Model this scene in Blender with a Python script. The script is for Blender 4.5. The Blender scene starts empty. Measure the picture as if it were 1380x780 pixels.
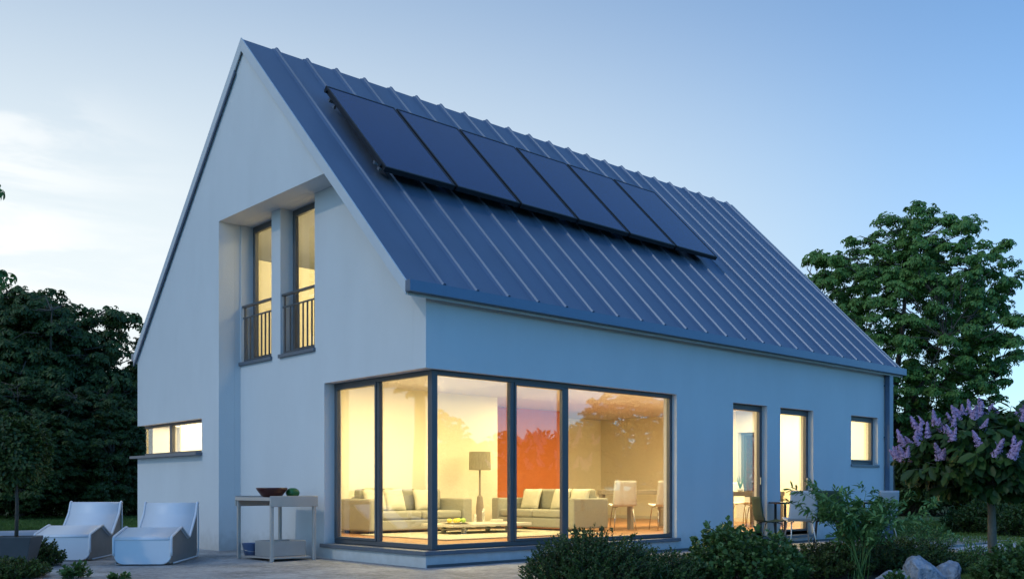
import bpy, bmesh, math, random
import numpy as np
from mathutils import Vector, Matrix
random.seed(7); rng = np.random.default_rng(7)
S = bpy.context.scene; C = S.collection
rad = math.radians
# ------------------------------------------------------------------ camera frame
CX, CY, CH, FPX = -8.225, -10.787, 1.10, 1302.0
RV = (0.73825, -0.67453); FV = (0.67453, 0.73825)
def at(px, depth):
    l = (px-690)/FPX*depth
    return (CX+RV[0]*l+FV[0]*depth, CY+RV[1]*l+FV[1]*depth)
# ------------------------------------------------------------------ materials
def mat(name, col, rough=0.6, metal=0.0, spec=0.5, noise=None, bump=None, trans=0.0):
    """noise=(scale, amount, stretch)  bump=(scale, strength, distance)"""
    m = bpy.data.materials.new(name); m.use_nodes = True
    nt = m.node_tree; N = nt.nodes; L = nt.links
    b = N['Principled BSDF']; b.inputs['Base Color'].default_value = (*col, 1)
    b.inputs['Roughness'].default_value = rough; b.inputs['Metallic'].default_value = metal
    b.inputs['Specular IOR Level'].default_value = spec
    tc = N.new('ShaderNodeTexCoord')
    if noise:
        mp = N.new('ShaderNodeMapping'); L.new(tc.outputs['Object'], mp.inputs[0])
        mp.inputs['Scale'].default_value = noise[2] if len(noise) > 2 else (1, 1, 1)
        n = N.new('ShaderNodeTexNoise'); n.inputs['Scale'].default_value = noise[0]
        n.inputs['Detail'].default_value = 6; n.inputs['Roughness'].default_value = 0.6
        L.new(mp.outputs[0], n.inputs['Vector'])
        r = N.new('ShaderNodeMapRange'); r.inputs[1].default_value = 0.25; r.inputs[2].default_value = 0.75
        r.inputs[3].default_value = 1-noise[1]; r.inputs[4].default_value = 1+noise[1]
        L.new(n.outputs[0], r.inputs[0])
        mx = N.new('ShaderNodeVectorMath'); mx.operation = 'SCALE'; mx.inputs[0].default_value = col
        L.new(r.outputs[0], mx.inputs['Scale']); L.new(mx.outputs[0], b.inputs['Base Color'])
        r2 = N.new('ShaderNodeMapRange'); r2.inputs[3].default_value = max(0, rough-0.08); r2.inputs[4].default_value = min(1, rough+0.08)
        L.new(n.outputs[0], r2.inputs[0]); L.new(r2.outputs[0], b.inputs['Roughness'])
    if bump:
        n = N.new('ShaderNodeTexNoise'); n.inputs['Scale'].default_value = bump[0]; n.inputs['Detail'].default_value = 5
        L.new(tc.outputs['Object'], n.inputs['Vector'])
        bp = N.new('ShaderNodeBump'); bp.inputs['Strength'].default_value = bump[1]; bp.inputs['Distance'].default_value = bump[2]
        L.new(n.outputs[0], bp.inputs['Height']); L.new(bp.outputs[0], b.inputs['Normal'])
    return m
def leafmat(name, c1, c2, rough=0.5, transl=0.25):
    m = bpy.data.materials.new(name); m.use_nodes = True
    nt = m.node_tree; N = nt.nodes; L = nt.links; b = N['Principled BSDF']
    g = N.new('ShaderNodeNewGeometry'); r = N.new('ShaderNodeValToRGB')
    r.color_ramp.elements[0].color = (*c1, 1); r.color_ramp.elements[1].color = (*c2, 1)
    tc = N.new('ShaderNodeTexCoord'); n = N.new('ShaderNodeTexNoise'); n.inputs['Scale'].default_value = 0.8
    L.new(tc.outputs['Object'], n.inputs['Vector'])
    mx = N.new('ShaderNodeMath'); mx.operation = 'MULTIPLY_ADD'; mx.inputs[1].default_value = 0.6
    L.new(g.outputs['Random Per Island'], mx.inputs[0])
    sb = N.new('ShaderNodeMath'); sb.operation = 'MULTIPLY_ADD'; sb.inputs[1].default_value = 1.2; sb.inputs[2].default_value = -0.35
    L.new(n.outputs[0], sb.inputs[0]); L.new(sb.outputs[0], mx.inputs[2]); L.new(mx.outputs[0], r.inputs[0])
    L.new(r.outputs[0], b.inputs['Base Color']); b.inputs['Roughness'].default_value = rough
    b.inputs['Specular IOR Level'].default_value = 0.35
    t = N.new('ShaderNodeBsdfTranslucent'); L.new(r.outputs[0], t.inputs[0])
    ms = N.new('ShaderNodeMixShader'); ms.inputs[0].default_value = transl
    L.new(b.outputs[0], ms.inputs[1]); L.new(t.outputs[0], ms.inputs[2]); L.new(ms.outputs[0], N['Material Output'].inputs[0])
    return m
def glassmat(name, tint, ior):
    m = bpy.data.materials.new(name); m.use_nodes = True
    nt = m.node_tree; N = nt.nodes; L = nt.links; N.remove(N['Principled BSDF'])
    f = N.new('ShaderNodeFresnel'); gm = N.new('ShaderNodeNewGeometry'); im = N.new('ShaderNodeMapRange')
    im.inputs[3].default_value = ior; im.inputs[4].default_value = 1/ior; L.new(gm.outputs['Backfacing'], im.inputs[0]); L.new(im.outputs[0], f.inputs[0])
    t = N.new('ShaderNodeBsdfTransparent'); t.inputs[0].default_value = (*tint, 1)
    g = N.new('ShaderNodeBsdfGlossy'); g.inputs['Roughness'].default_value = 0.0
    ms = N.new('ShaderNodeMixShader'); L.new(f.outputs[0], ms.inputs[0]); L.new(t.outputs[0], ms.inputs[1]); L.new(g.outputs[0], ms.inputs[2])
    L.new(ms.outputs[0], N['Material Output'].inputs[0]); return m
def paving():
    m = bpy.data.materials.new('paving'); m.use_nodes = True
    nt = m.node_tree; N = nt.nodes; L = nt.links; b = N['Principled BSDF']
    tc = N.new('ShaderNodeTexCoord')
    def noise(scale, st, det=8, ro=0.65):
        mp = N.new('ShaderNodeMapping'); mp.inputs['Scale'].default_value = st; L.new(tc.outputs['Object'], mp.inputs[0])
        n = N.new('ShaderNodeTexNoise'); n.inputs['Scale'].default_value = scale; n.inputs['Detail'].default_value = det
        n.inputs['Roughness'].default_value = ro; L.new(mp.outputs[0], n.inputs['Vector']); return n
    n1 = noise(1.1, (1, 1, 1)); n2 = noise(11, (1.0, 1.0, 1), 10, .75); n3 = noise(60, (1, 1, 1), 3)
    r = N.new('ShaderNodeValToRGB'); r.color_ramp.elements[0].position = 0.40; r.color_ramp.elements[1].position = 0.60
    r.color_ramp.elements[0].color = (0.11, 0.11, 0.11, 1); r.color_ramp.elements[1].color = (0.40, 0.405, 0.41, 1)
    a = N.new('ShaderNodeMath'); a.operation = 'MULTIPLY_ADD'; a.inputs[1].default_value = 0.45; L.new(n1.outputs[0], a.inputs[0])
    a2 = N.new('ShaderNodeMath'); a2.operation = 'MULTIPLY'; a2.inputs[1].default_value = 0.55; L.new(n2.outputs[0], a2.inputs[0]); L.new(a2.outputs[0], a.inputs[2])
    L.new(a.outputs[0], r.inputs[0])
    # slab joints
    br = N.new('ShaderNodeTexBrick'); br.offset = 0.5; br.inputs['Scale'].default_value = 1.0
    br.inputs['Brick Width'].default_value = 1.2; br.inputs['Row Height'].default_value = 0.8
    br.inputs['Mortar Size'].default_value = 0.008; br.inputs['Mortar Smooth'].default_value = 0.3
    br.inputs['Color1'].default_value = (1, 1, 1, 1); br.inputs['Color2'].default_value = (0.86, 0.86, 0.87, 1); br.inputs['Mortar'].default_value = (0.45, 0.44, 0.42, 1)
    L.new(tc.outputs['Object'], br.inputs['Vector'])
    mx = N.new('ShaderNodeMix'); mx.data_type = 'RGBA'; mx.blend_type = 'MULTIPLY'; mx.inputs[0].default_value = 1
    L.new(r.outputs[0], mx.inputs[6]); L.new(br.outputs[0], mx.inputs[7]); L.new(mx.outputs[2], b.inputs['Base Color'])
    rr = N.new('ShaderNodeMapRange'); rr.inputs[3].default_value = 0.75; rr.inputs[4].default_value = 0.45; L.new(n1.outputs[0], rr.inputs[0]); L.new(rr.outputs[0], b.inputs['Roughness'])
    bp = N.new('ShaderNodeBump'); bp.inputs['Strength'].default_value = 0.6; bp.inputs['Distance'].default_value = 0.012
    ad = N.new('ShaderNodeMath'); ad.operation = 'ADD'; L.new(n2.outputs[0], ad.inputs[0]); L.new(n3.outputs[0], ad.inputs[1]); L.new(ad.outputs[0], bp.inputs['Height'])
    L.new(bp.outputs[0], b.inputs['Normal']); return m
def planks():
    m = bpy.data.materials.new('oak_floor'); m.use_nodes = True
    nt = m.node_tree; N = nt.nodes; L = nt.links; b = N['Principled BSDF']
    tc = N.new('ShaderNodeTexCoord'); br = N.new('ShaderNodeTexBrick'); L.new(tc.outputs['Object'], br.inputs['Vector'])
    br.inputs['Scale'].default_value = 1; br.inputs['Brick Width'].default_value = 1.6; br.inputs['Row Height'].default_value = 0.14
    br.inputs['Mortar Size'].default_value = 0.003; br.inputs['Color1'].default_value = (0.44, 0.22, 0.10, 1); br.inputs['Color2'].default_value = (0.34, 0.16, 0.07, 1)
    br.inputs['Mortar'].default_value = (0.1, 0.04, 0.02, 1); L.new(br.outputs[0], b.inputs['Base Color']); b.inputs['Roughness'].default_value = 0.35
    return m
M = {
 'plaster': mat('plaster', (0.60, 0.605, 0.605), 0.9, noise=(1.3, 0.035, (1, 1, .5)), bump=(55, 0.45, 0.006)),
 'inner': mat('inner_paint', (0.80, 0.74, 0.56), 0.9, noise=(2, 0.02)),
 'ceiling': mat('ceiling_paint', (0.66, 0.62, 0.66), 0.9),
 'orange': mat('orange_paint', (0.50, 0.15, 0.04), 0.85, noise=(3, 0.04)),
 'roof': mat('roof_zinc', (0.145, 0.185, 0.255), 0.45, 0.45, noise=(1.5, 0.10, (1, .4, .4)), bump=(5, 0.12, 0.01)),
 'trim': mat('verge_metal', (0.50, 0.52, 0.54), 0.6, 0.0, noise=(3, 0.05)),
 'gutter': mat('gutter_zinc', (0.12, 0.16, 0.23), 0.4, 0.5, noise=(3, 0.08)),
 'frame': mat('frame_paint', (0.085, 0.085, 0.088), 0.45, noise=(6, 0.08)),
 'sill': mat('sill_metal', (0.13, 0.15, 0.18), 0.45, 0.3, noise=(5, 0.08)),
 'glass': glassmat('window_glass', (0.97, 0.98, 0.97), 2.05),
 'pglass': mat('collector_glass', (0.010, 0.032, 0.095), 0.05, 0, 0.8, noise=(0.8, .15)),
 'black': mat('black_metal', (0.02, 0.022, 0.025), 0.4, 0.4, noise=(5, .1)),
 'steel': mat('steel', (0.45, 0.44, 0.42), 0.3, 0.9, noise=(4, .1)),
 'chrome': mat('chrome', (0.55, 0.52, 0.48), 0.2, 1.0),
 'paving': paving(), 'planks': planks(),
 'lounger': mat('lounger_shell', (0.60, 0.61, 0.64), 0.45, noise=(3, 0.03)),
 'lside': mat('lounger_side', (0.17, 0.17, 0.17), 0.7, noise=(5, 0.14)),
 'sofa': mat('sofa_fabric', (0.34, 0.33, 0.26), 0.95, noise=(22, 0.10), bump=(350, 0.5, 0.004)),
 'pillow': mat('pillow_fabric', (0.62, 0.59, 0.45), 0.95, noise=(10, 0.05)),
 'rug': mat('rug_wool', (0.48, 0.44, 0.33), 1.0, noise=(30, 0.1), bump=(200, 0.8, 0.01)),
 'cream': mat('cream_paint', (0.62, 0.58, 0.47), 0.5, noise=(5, 0.03)),
 'shade': mat('lamp_linen', (0.30, 0.27, 0.19), 0.95, noise=(40, 0.2, (1, 1, .2))),
 'whitechair': mat('white_shell', (0.70, 0.68, 0.62), 0.4, noise=(4, .03)),
 'greychair': mat('grey_shell', (0.42, 0.43, 0.45), 0.45, noise=(4, .04)),
 'darkchair': mat('dark_shell', (0.015, 0.042, 0.032), 0.8, noise=(4, .1)),
 'darkwood': mat('dark_wood', (0.13, 0.10, 0.08), 0.5, noise=(8, 0.2, (1, 8, 8))),
 'greywood': mat('grey_wood', (0.30, 0.25, 0.19), 0.6, noise=(8, 0.2, (1, 8, 8))),
 'tablemetal': mat('table_metal', (0.42, 0.39, 0.36), 0.45, 0.3, noise=(5, .06)),
 'red': mat('red_lacquer', (0.05, 0.007, 0.005), 0.3, noise=(6, .1)),
 'green': mat('green_leaf_veg', (0.008, 0.10, 0.02), 0.4, noise=(20, .2)),
 'blue': mat('blue_enamel', (0.10, 0.15, 0.28), 0.35, 0.3, noise=(8, .1)),
 'boxmetal': mat('box_metal', (0.36, 0.35, 0.34), 0.5, 0.4, noise=(3, .08)),
 'bark': mat('bark', (0.075, 0.06, 0.045), 0.95, noise=(9, .35, (1, 1, .2)), bump=(18, .9, .03)),
 'lilacbark': mat('lilac_bark', (0.17, 0.15, 0.12), 0.95, noise=(14, .3, (1, 1, .25)), bump=(30, .9, .015)),
 'soil': mat('soil', (0.035, 0.028, 0.02), 1, noise=(6, .4), bump=(20, 1, .05)),
 'lawn': mat('lawn_grass', (0.075, 0.13, 0.03), 1, noise=(0.9, .35), bump=(40, 1, .05)),
 'grass': leafmat('grass_blade', (0.055, 0.11, 0.02), (0.14, 0.22, 0.045), .6),
 'path': mat('path_gravel', (0.36, 0.37, 0.40), .9, noise=(5, .12), bump=(60, .8, .01)),
 'rock': mat('rock', (0.22, 0.25, 0.30), .85, noise=(5.5, .6), bump=(12, 1, .06)),
 'pot': mat('pot_glaze', (0.06, 0.065, 0.07), .5, noise=(4, .1)),
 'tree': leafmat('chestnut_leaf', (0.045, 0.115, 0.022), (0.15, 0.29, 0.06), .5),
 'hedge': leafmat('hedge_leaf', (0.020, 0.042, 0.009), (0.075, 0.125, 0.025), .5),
 'box': leafmat('boxwood_leaf', (0.020, 0.050, 0.010), (0.080, 0.145, 0.035), .4),
 'broad': leafmat('broad_leaf', (0.030, 0.070, 0.015), (0.11, 0.20, 0.055), .45),
 'bamboo': leafmat('bamboo_leaf', (0.045, 0.12, 0.03), (0.15, 0.29, 0.09), .45),
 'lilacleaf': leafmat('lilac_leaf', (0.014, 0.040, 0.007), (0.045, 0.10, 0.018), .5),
 'lilac': leafmat('lilac_flower', (0.30, 0.19, 0.38), (0.64, 0.48, 0.72), .8, .2),
 'fruit': mat('yellow_fruit', (0.75, 0.60, 0.08), .5, noise=(10, .2)),
 'greenfruit': mat('green_fruit', (0.35, 0.55, 0.10), .5, noise=(10, .2)),
}
M['pglass'].node_tree.nodes['Principled BSDF'].inputs['Specular Tint'].default_value = (.35, .60, 1.0, 1)
def weather(m, col):
    """rain streaks and splash dirt, real marks that belong to the render"""
    nt = m.node_tree; N = nt.nodes; L = nt.links; b = N['Principled BSDF']; src = b.inputs['Base Color'].links[0].from_socket
    tc = N.new('ShaderNodeTexCoord'); mp = N.new('ShaderNodeMapping'); mp.inputs['Scale'].default_value = (2.2, 2.2, .5); L.new(tc.outputs['Object'], mp.inputs[0])
    n = N.new('ShaderNodeTexNoise'); n.inputs['Scale'].default_value = 1.0; n.inputs['Detail'].default_value = 6; L.new(mp.outputs[0], n.inputs['Vector'])
    r = N.new('ShaderNodeMapRange'); r.inputs[1].default_value = .45; r.inputs[2].default_value = .75; r.inputs[3].default_value = 0; r.inputs[4].default_value = .035; L.new(n.outputs[0], r.inputs[0])
    sp = N.new('ShaderNodeSeparateXYZ'); L.new(tc.outputs['Object'], sp.inputs[0])
    n2 = N.new('ShaderNodeTexNoise'); n2.inputs['Scale'].default_value = 7; n2.inputs['Detail'].default_value = 8; L.new(tc.outputs['Object'], n2.inputs['Vector'])
    h = N.new('ShaderNodeMath'); h.operation = 'MULTIPLY_ADD'; h.inputs[1].default_value = -.5; L.new(n2.outputs[0], h.inputs[0]); L.new(sp.outputs[2], h.inputs[2])
    r2 = N.new('ShaderNodeMapRange'); r2.inputs[1].default_value = -.25; r2.inputs[2].default_value = .12; r2.inputs[3].default_value = .45; r2.inputs[4].default_value = 0; L.new(h.outputs[0], r2.inputs[0])
    a = N.new('ShaderNodeMath'); a.operation = 'ADD'; a.use_clamp = True; L.new(r.outputs[0], a.inputs[0]); L.new(r2.outputs[0], a.inputs[1])
    mx = N.new('ShaderNodeMix'); mx.data_type = 'RGBA'; L.new(a.outputs[0], mx.inputs[0]); L.new(src, mx.inputs[6]); mx.inputs[7].default_value = (*col, 1); L.new(mx.outputs[2], b.inputs['Base Color'])
weather(M['plaster'], (.30, .29, .26))
# ------------------------------------------------------------------ helpers
def tag(o, label=None, cat=None, group=None, kind=None):
    if label: o['label'] = label
    if cat: o['category'] = cat
    if group: o['group'] = group
    if kind: o['kind'] = kind
    return o
def empty(name, loc=(0, 0, 0), rz=0, **k):
    o = bpy.data.objects.new(name, None); C.objects.link(o); o.location = loc; o.rotation_euler = (0, 0, rz)
    o.empty_display_size = 0.1; return tag(o, **k)
class MB:
    def __init__(s): s.b = bmesh.new()
    def box(s, x0, x1, y0, y1, z0, z1):
        if x1 < x0: x0, x1 = x1, x0
        if y1 < y0: y0, y1 = y1, y0
        if z1 < z0: z0, z1 = z1, z0
        v = [s.b.verts.new(p) for p in ((x0,y0,z0),(x1,y0,z0),(x1,y1,z0),(x0,y1,z0),(x0,y0,z1),(x1,y0,z1),(x1,y1,z1),(x0,y1,z1))]
        for f in ((0,3,2,1),(4,5,6,7),(0,1,5,4),(1,2,6,5),(2,3,7,6),(3,0,4,7)): s.b.faces.new([v[i] for i in f])
        return s
    def prism(s, pts, off):
        """pts: 3D polygon, off: extrusion vector"""
        o = Vector(off); a = [s.b.verts.new(p) for p in pts]; c = [s.b.verts.new(Vector(p)+o) for p in pts]
        s.b.faces.new(a[::-1]); s.b.faces.new(c); n = len(pts)
        for i in range(n): s.b.faces.new([a[i], a[(i+1) % n], c[(i+1) % n], c[i]])
        return s
    def tube(s, pts, radii, seg=8, cap=True):
        pts = [Vector(p) for p in pts]
        if not hasattr(radii, '__len__'): radii = [radii]*len(pts)
        rings = []; up = Vector((0, 0, 1))
        d0 = (pts[1]-pts[0]).normalized(); u = d0.orthogonal().normalized()
        for i, p in enumerate(pts):
            d = (pts[min(i+1, len(pts)-1)]-pts[max(i-1, 0)]).normalized()
            u = (u-d*u.dot(d)); u = u.normalized() if u.length > 1e-6 else d.orthogonal().normalized()
            w = d.cross(u)
            rings.append([s.b.verts.new(p+(u*math.cos(2*math.pi*k/seg)+w*math.sin(2*math.pi*k/seg))*radii[i]) for k in range(seg)])
        for a, c in zip(rings, rings[1:]):
            for k in range(seg): s.b.faces.new([a[k], a[(k+1) % seg], c[(k+1) % seg], c[k]])
        if cap: s.b.faces.new(rings[0][::-1]); s.b.faces.new(rings[-1])
        return s
    def lathe(s, prof, c=(0, 0, 0), seg=32):
        rings = []
        for r, z in prof: rings.append([s.b.verts.new((c[0]+max(r, 1e-4)*math.cos(2*math.pi*k/seg), c[1]+max(r, 1e-4)*math.sin(2*math.pi*k/seg), c[2]+z)) for k in range(seg)])
        for a, d in zip(rings, rings[1:]):
            for k in range(seg): s.b.faces.new([a[k], a[(k+1) % seg], d[(k+1) % seg], d[k]])
        return s
    def grid(s, fn, nu, nv):
        g = [[s.b.verts.new(fn(i/nu, j/nv)) for j in range(nv+1)] for i in range(nu+1)]
        for i in range(nu):
            for j in range(nv): s.b.faces.new([g[i][j], g[i+1][j], g[i+1][j+1], g[i][j+1]])
        return s
    def build(s, name, m, parent=None, bevel=0, seg=2, smooth=False, recalc=True, subsurf=0, solid=0):
        if recalc: bmesh.ops.recalc_face_normals(s.b, faces=s.b.faces)
        me = bpy.data.meshes.new(name); s.b.to_mesh(me); s.b.free()
        me.materials.append(m if not isinstance(m, str) else M[m])
        if smooth: me.polygons.foreach_set('use_smooth', [True]*len(me.polygons))
        o = bpy.data.objects.new(name, me); C.objects.link(o)
        if parent: o.parent = parent
        if solid:
            q = o.modifiers.new('t', 'SOLIDIFY'); q.thickness = solid; q.offset = 0
        if bevel:
            q = o.modifiers.new('b', 'BEVEL'); q.width = bevel; q.segments = seg; q.limit_method = 'ANGLE'; q.angle_limit = rad(35)
            if seg > 1: q.harden_normals = False
        if subsurf:
            q = o.modifiers.new('s', 'SUBSURF'); q.levels = subsurf; q.render_levels = subsurf
        return o
def copy_tree(o, parent=None):
    c = o.copy(); C.objects.link(c); c.parent = parent
    for ch in [x for x in bpy.data.objects if x.parent == o]: copy_tree(ch, c)
    return c
def quads_mesh(name, V, Fq, m, parent=None, smooth=False):
    """V (n,3) float, Fq (k,4) int"""
    me = bpy.data.meshes.new(name); V = np.ascontiguousarray(V, dtype=np.float32); Fq = np.ascontiguousarray(Fq, dtype=np.int32)
    me.vertices.add(len(V)); me.vertices.foreach_set('co', V.ravel())
    me.loops.add(Fq.size); me.loops.foreach_set('vertex_index', Fq.ravel())
    me.polygons.add(len(Fq)); me.polygons.foreach_set('loop_start', np.arange(0, Fq.size, 4, dtype=np.int32))
    me.update(calc_edges=True); me.materials.append(M[m])
    o = bpy.data.objects.new(name, me); C.objects.link(o)
    if parent: o.parent = parent
    return o
def unit(a): return a/np.maximum(np.linalg.norm(a, axis=-1, keepdims=True), 1e-9)
def leaf_arrays(P, D, Nn, Ln, W, fold=0.12, droop=0.15):
    """P base, D direction, Nn approx normal, Ln length, W half width -> verts, quads (two quads per leaf)"""
    n = len(P); D = unit(D); s = unit(np.cross(D, Nn)); Nn = unit(np.cross(s, D))
    Ln = np.broadcast_to(Ln, (n,))[:, None]; W = np.broadcast_to(W, (n,))[:, None]
    b = P; tip = P+D*Ln-Nn*Ln*droop
    a1 = P+D*Ln*0.35; a2 = P+D*Ln*0.72-Nn*Ln*droop*0.45
    l1 = a1+s*W*0.85+Nn*W*fold; r1 = a1-s*W*0.85+Nn*W*fold
    l2 = a2+s*W+Nn*W*fold*.5; r2 = a2-s*W+Nn*W*fold*.5
    V = np.stack([b, l1, l2, tip, r2, r1], 1).reshape(-1, 3)
    i = (np.arange(n)*6)[:, None]
    F = np.concatenate([i+np.array([[0, 1, 2, 3]]), i+np.array([[0, 3, 4, 5]])], 0)
    return V, F
def merge(parts):
    Vs, Fs, o = [], [], 0
    for V, F in parts: Vs.append(V); Fs.append(F+o); o += len(V)
    return np.concatenate(Vs), np.concatenate(Fs)
# ------------------------------------------------------------------ ground
def struct(name, pts, z, m, thick=None):
    b = MB()
    if thick: b.prism([(x, y, z-thick) for x, y in pts], (0, 0, thick))
    else: b.b.faces.new([b.b.verts.new((x, y, z)) for x, y in pts])
    return tag(b.build(name, m), kind='structure')
struct('ground', [(-900, -900), (900, -900), (900, 900), (-900, 900)], -0.06, 'lawn')
# paved terrace wraps the gable and the near corner of the house
struct('terrace', [(-26, -9.5), (-1.2, -9.5), (1.2, -2.6), (13.9, -2.6), (13.9, 0.35), (9.0, 0.35), (9, 9), (1.6, 9.0), (1.6, 13.2), (-26, 13.2)], 0.0, 'paving', 0.08)
struct('garden_path', [(-30, 13.6), (16, 13.6), (16, 17.6), (-30, 17.6)], -0.015, 'path', 0.06)
struct('side_path', [(9.2, -4.3), (26, -9.4), (30, -4.0), (14.6, -0.9), (13.95, -2.7), (10, -2.75)], -0.02, 'path', 0.05)
struct('flower_bed', [(-1.0, -9.4), (1.5, -12), (9.2, -7.2), (8.2, -4.6), (9.0, -2.75), (1.4, -2.7)], -0.035, 'soil', 0.02)
# ------------------------------------------------------------------ house
XE = 13.80; YW = 9.30
ZE, SL, YR = 3.93, 4.90/4.75, 4.60
RX0, RX1 = -0.45, 13.90
def Rt(y): return ZE+SL*(y+0.15) if y <= YR else ZE+SL*(9.35-y)     # top of roofing
def Ru(y, d=0.20): return Rt(y)-d
house = empty('house', (0, 0, 0), label='white rendered gable house with blue grey metal roof and lit rooms', cat='house')
def clip(poly, a, b, c):      # keep a*u+b*v<=c
    out = []
    for i in range(len(poly)):
        p, q = poly[i], poly[(i+1) % len(poly)]; fp = a*p[0]+b*p[1]-c; fq = a*q[0]+b*q[1]-c
        if fp <= 1e-9: out.append(p)
        if (fp < -1e-9 and fq > 1e-9) or (fp > 1e-9 and fq < -1e-9):
            t = fp/(fp-fq); out.append((p[0]+t*(q[0]-p[0]), p[1]+t*(q[1]-p[1])))
    res = []
    for p in out:
        if not res or abs(p[0]-res[-1][0])+abs(p[1]-res[-1][1]) > 1e-6: res.append(p)
    if len(res) > 1 and abs(res[0][0]-res[-1][0])+abs(res[0][1]-res[-1][1]) < 1e-6: res.pop()
    return res if len(res) > 2 else None
def wall(name, axis, t0, t1, u0, u1, v0, v1, holes=(), roof=False, extra=(), m='plaster', keep=None):
    """slab in the plane across AXIS ('x' or 'y'), from t0 to t1 thick; (u,v) = (other horizontal, z)"""
    us = sorted({u0, u1, *[h[0] for h in holes], *[h[1] for h in holes], *[e for e in extra if u0 < e < u1]})
    vs = sorted({v0, v1, *[h[2] for h in holes], *[h[3] for h in holes]})
    us = [u for u in us if u0-1e-9 <= u <= u1+1e-9]; vs = [v for v in vs if v0-1e-9 <= v <= v1+1e-9]
    cells = []
    for a, b in zip(us, us[1:]):
        for c, d in zip(vs, vs[1:]):
            mu, mv = (a+b)/2, (c+d)/2
            if any(h[0] < mu < h[1] and h[2] < mv < h[3] for h in holes): continue
            p = [(a, c), (b, c), (b, d), (a, d)]
            if roof:
                k = 0.20
                p = clip(p, -SL, 1, ZE+SL*0.15-k)
                if p: p = clip(p, SL, 1, ZE+SL*9.35-k)
            if p: cells.append(p)
    key = lambda p: (round(p[0], 4), round(p[1], 4))
    es = {}
    for p in cells:
        for i in range(len(p)): es[(key(p[i]), key(p[(i+1) % len(p)]))] = 1
    P = (lambda u, v, t: (t, u, v)) if axis == 'x' else (lambda u, v, t: (u, t, v))
    b = MB(); vc = {}
    def vert(q, t):
        k = (key(q), t)
        if k not in vc: vc[k] = b.b.verts.new(P(q[0], q[1], t))
        return vc[k]
    for p in cells:
        b.b.faces.new([vert(q, t0) for q in p]); b.b.faces.new([vert(q, t1) for q in p][::-1])
        for i in range(len(p)):
            q, r = p[i], p[(i+1) % len(p)]
            if (key(r), key(q)) not in es: b.b.faces.new([vert(q, t0), vert(r, t0), vert(r, t1), vert(q, t1)])
    return b.build(name, m, house)
SF = 5.90      # soffit of the gable recess
FX = -0.42     # forward gable plane
# long wall
wall('long_wall', 'y', 0.0, 0.30, 0.0, XE, -0.05, Ru(0.0)+0.0, holes=[(0, 5.63, 0.18, 2.80), (7.36, 8.52, 0.12, 2.76), (9.0, 10.26, 0.12, 2.76), (11.86, 13.09, 1.62, 2.75)])
# recessed gable wall
wall('gable_wall', 'x', 0.0, 0.32, 0.302, 5.55, -0.05, 9, holes=[(0.302, 2.677, 0.18, 2.80), (2.97, 4.09, 3.40, SF), (4.40, 5.53, 3.40, SF)], roof=True, extra=(YR,))
# forward gable: left part and everything above the recess
wall('gable_front', 'x', FX, -0.12, 1.2, YW, -0.05, 9, holes=[(1.2, 5.55, -0.05, SF), (6.25, YW, 1.74, 2.41)], roof=True, extra=(YR,))
MB().box(-0.118, 0.318, 5.552, 5.85, -0.05, 7.0).build('return_wall', 'plaster', house)
MB().box(-0.118, -0.002, 1.95, 5.548, SF, SF+0.12).build('recess_soffit', 'plaster', house)
wall('end_wall', 'x', XE-0.3, XE, 0.302, YW-0.302, -0.05, 9, holes=[(3.3, 4.1, 0.9, 2.6)], roof=True, extra=(YR,))
wall('rear_wall', 'y', YW-0.30, YW, -0.118, XE, -0.05, Ru(YW), holes=[(-0.118, .35, 1.74, 2.41), (9.3, 10.5, 0.9, 2.5)])
# interior shell
fl = 0.25
MB().box(0.29, XE-0.3, 0.12, 5.84, 0.0, fl).build('floor', 'planks', house)
MB().box(-0.11, XE-0.3, 5.86, YW-.3, 0.0, fl).build('floor', 'planks', house)
MB().box(0.33, XE-0.31, 0.31, YW-.31, 3.18, 3.38).build('ceiling', 'ceiling', house)
MB().box(1.0, 6.3, 5.6, 5.75, fl, 3.18).build('inner_wall', 'inner', house)
MB().box(0.325, 1.0, 5.6, 5.75, fl, 3.18).build('inner_wall', 'inner', house)
MB().box(6.15, 6.298, 5.752, 7.4, fl, 3.178).build('inner_wall', 'inner', house)
MB().box(6.15, 10.4, 7.402, 7.55, fl, 3.178).build('orange_wall', 'orange', house)
MB().box(XE-0.335, XE-0.305, 0.31, 3.25, fl, 3.178).build('inner_wall', 'inner', house)
MB().box(XE-0.335, XE-0.305, 4.15, YW-.31, fl, 3.178).build('inner_wall', 'inner', house)
MB().box(10.4, XE-.34, YW-.335, YW-.305, fl, 3.178).build('inner_wall', 'inner', house)
MB().box(1.9, 2.0, 5.76, YW-.31, fl, 3.178).build('kitchen_wall', 'inner', house)
MB().box(-0.11, 0.32, 5.86, YW-.31, 3.18, 3.38).build('ceiling', 'ceiling', house)
wall('upper_partition', 'x', 4.0, 4.1, .35, YW-.35, 3.382, 9, roof=True, extra=(YR,), m='inner')
MB().box(0.33, 3.99, 6.6, 6.7, 3.382, 5.6).build('upper_partition', 'inner', house)
MB().box(.36, 1.89, YW-.335, YW-.305, fl, 3.178).build('inner_wall', 'inner', house)
# skirting and baseboard strip against the far wall
MB().box(XE-0.35, XE-0.337, 0.35, YW-.35, fl, fl+.09).build('skirting', 'cream', house)
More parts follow.
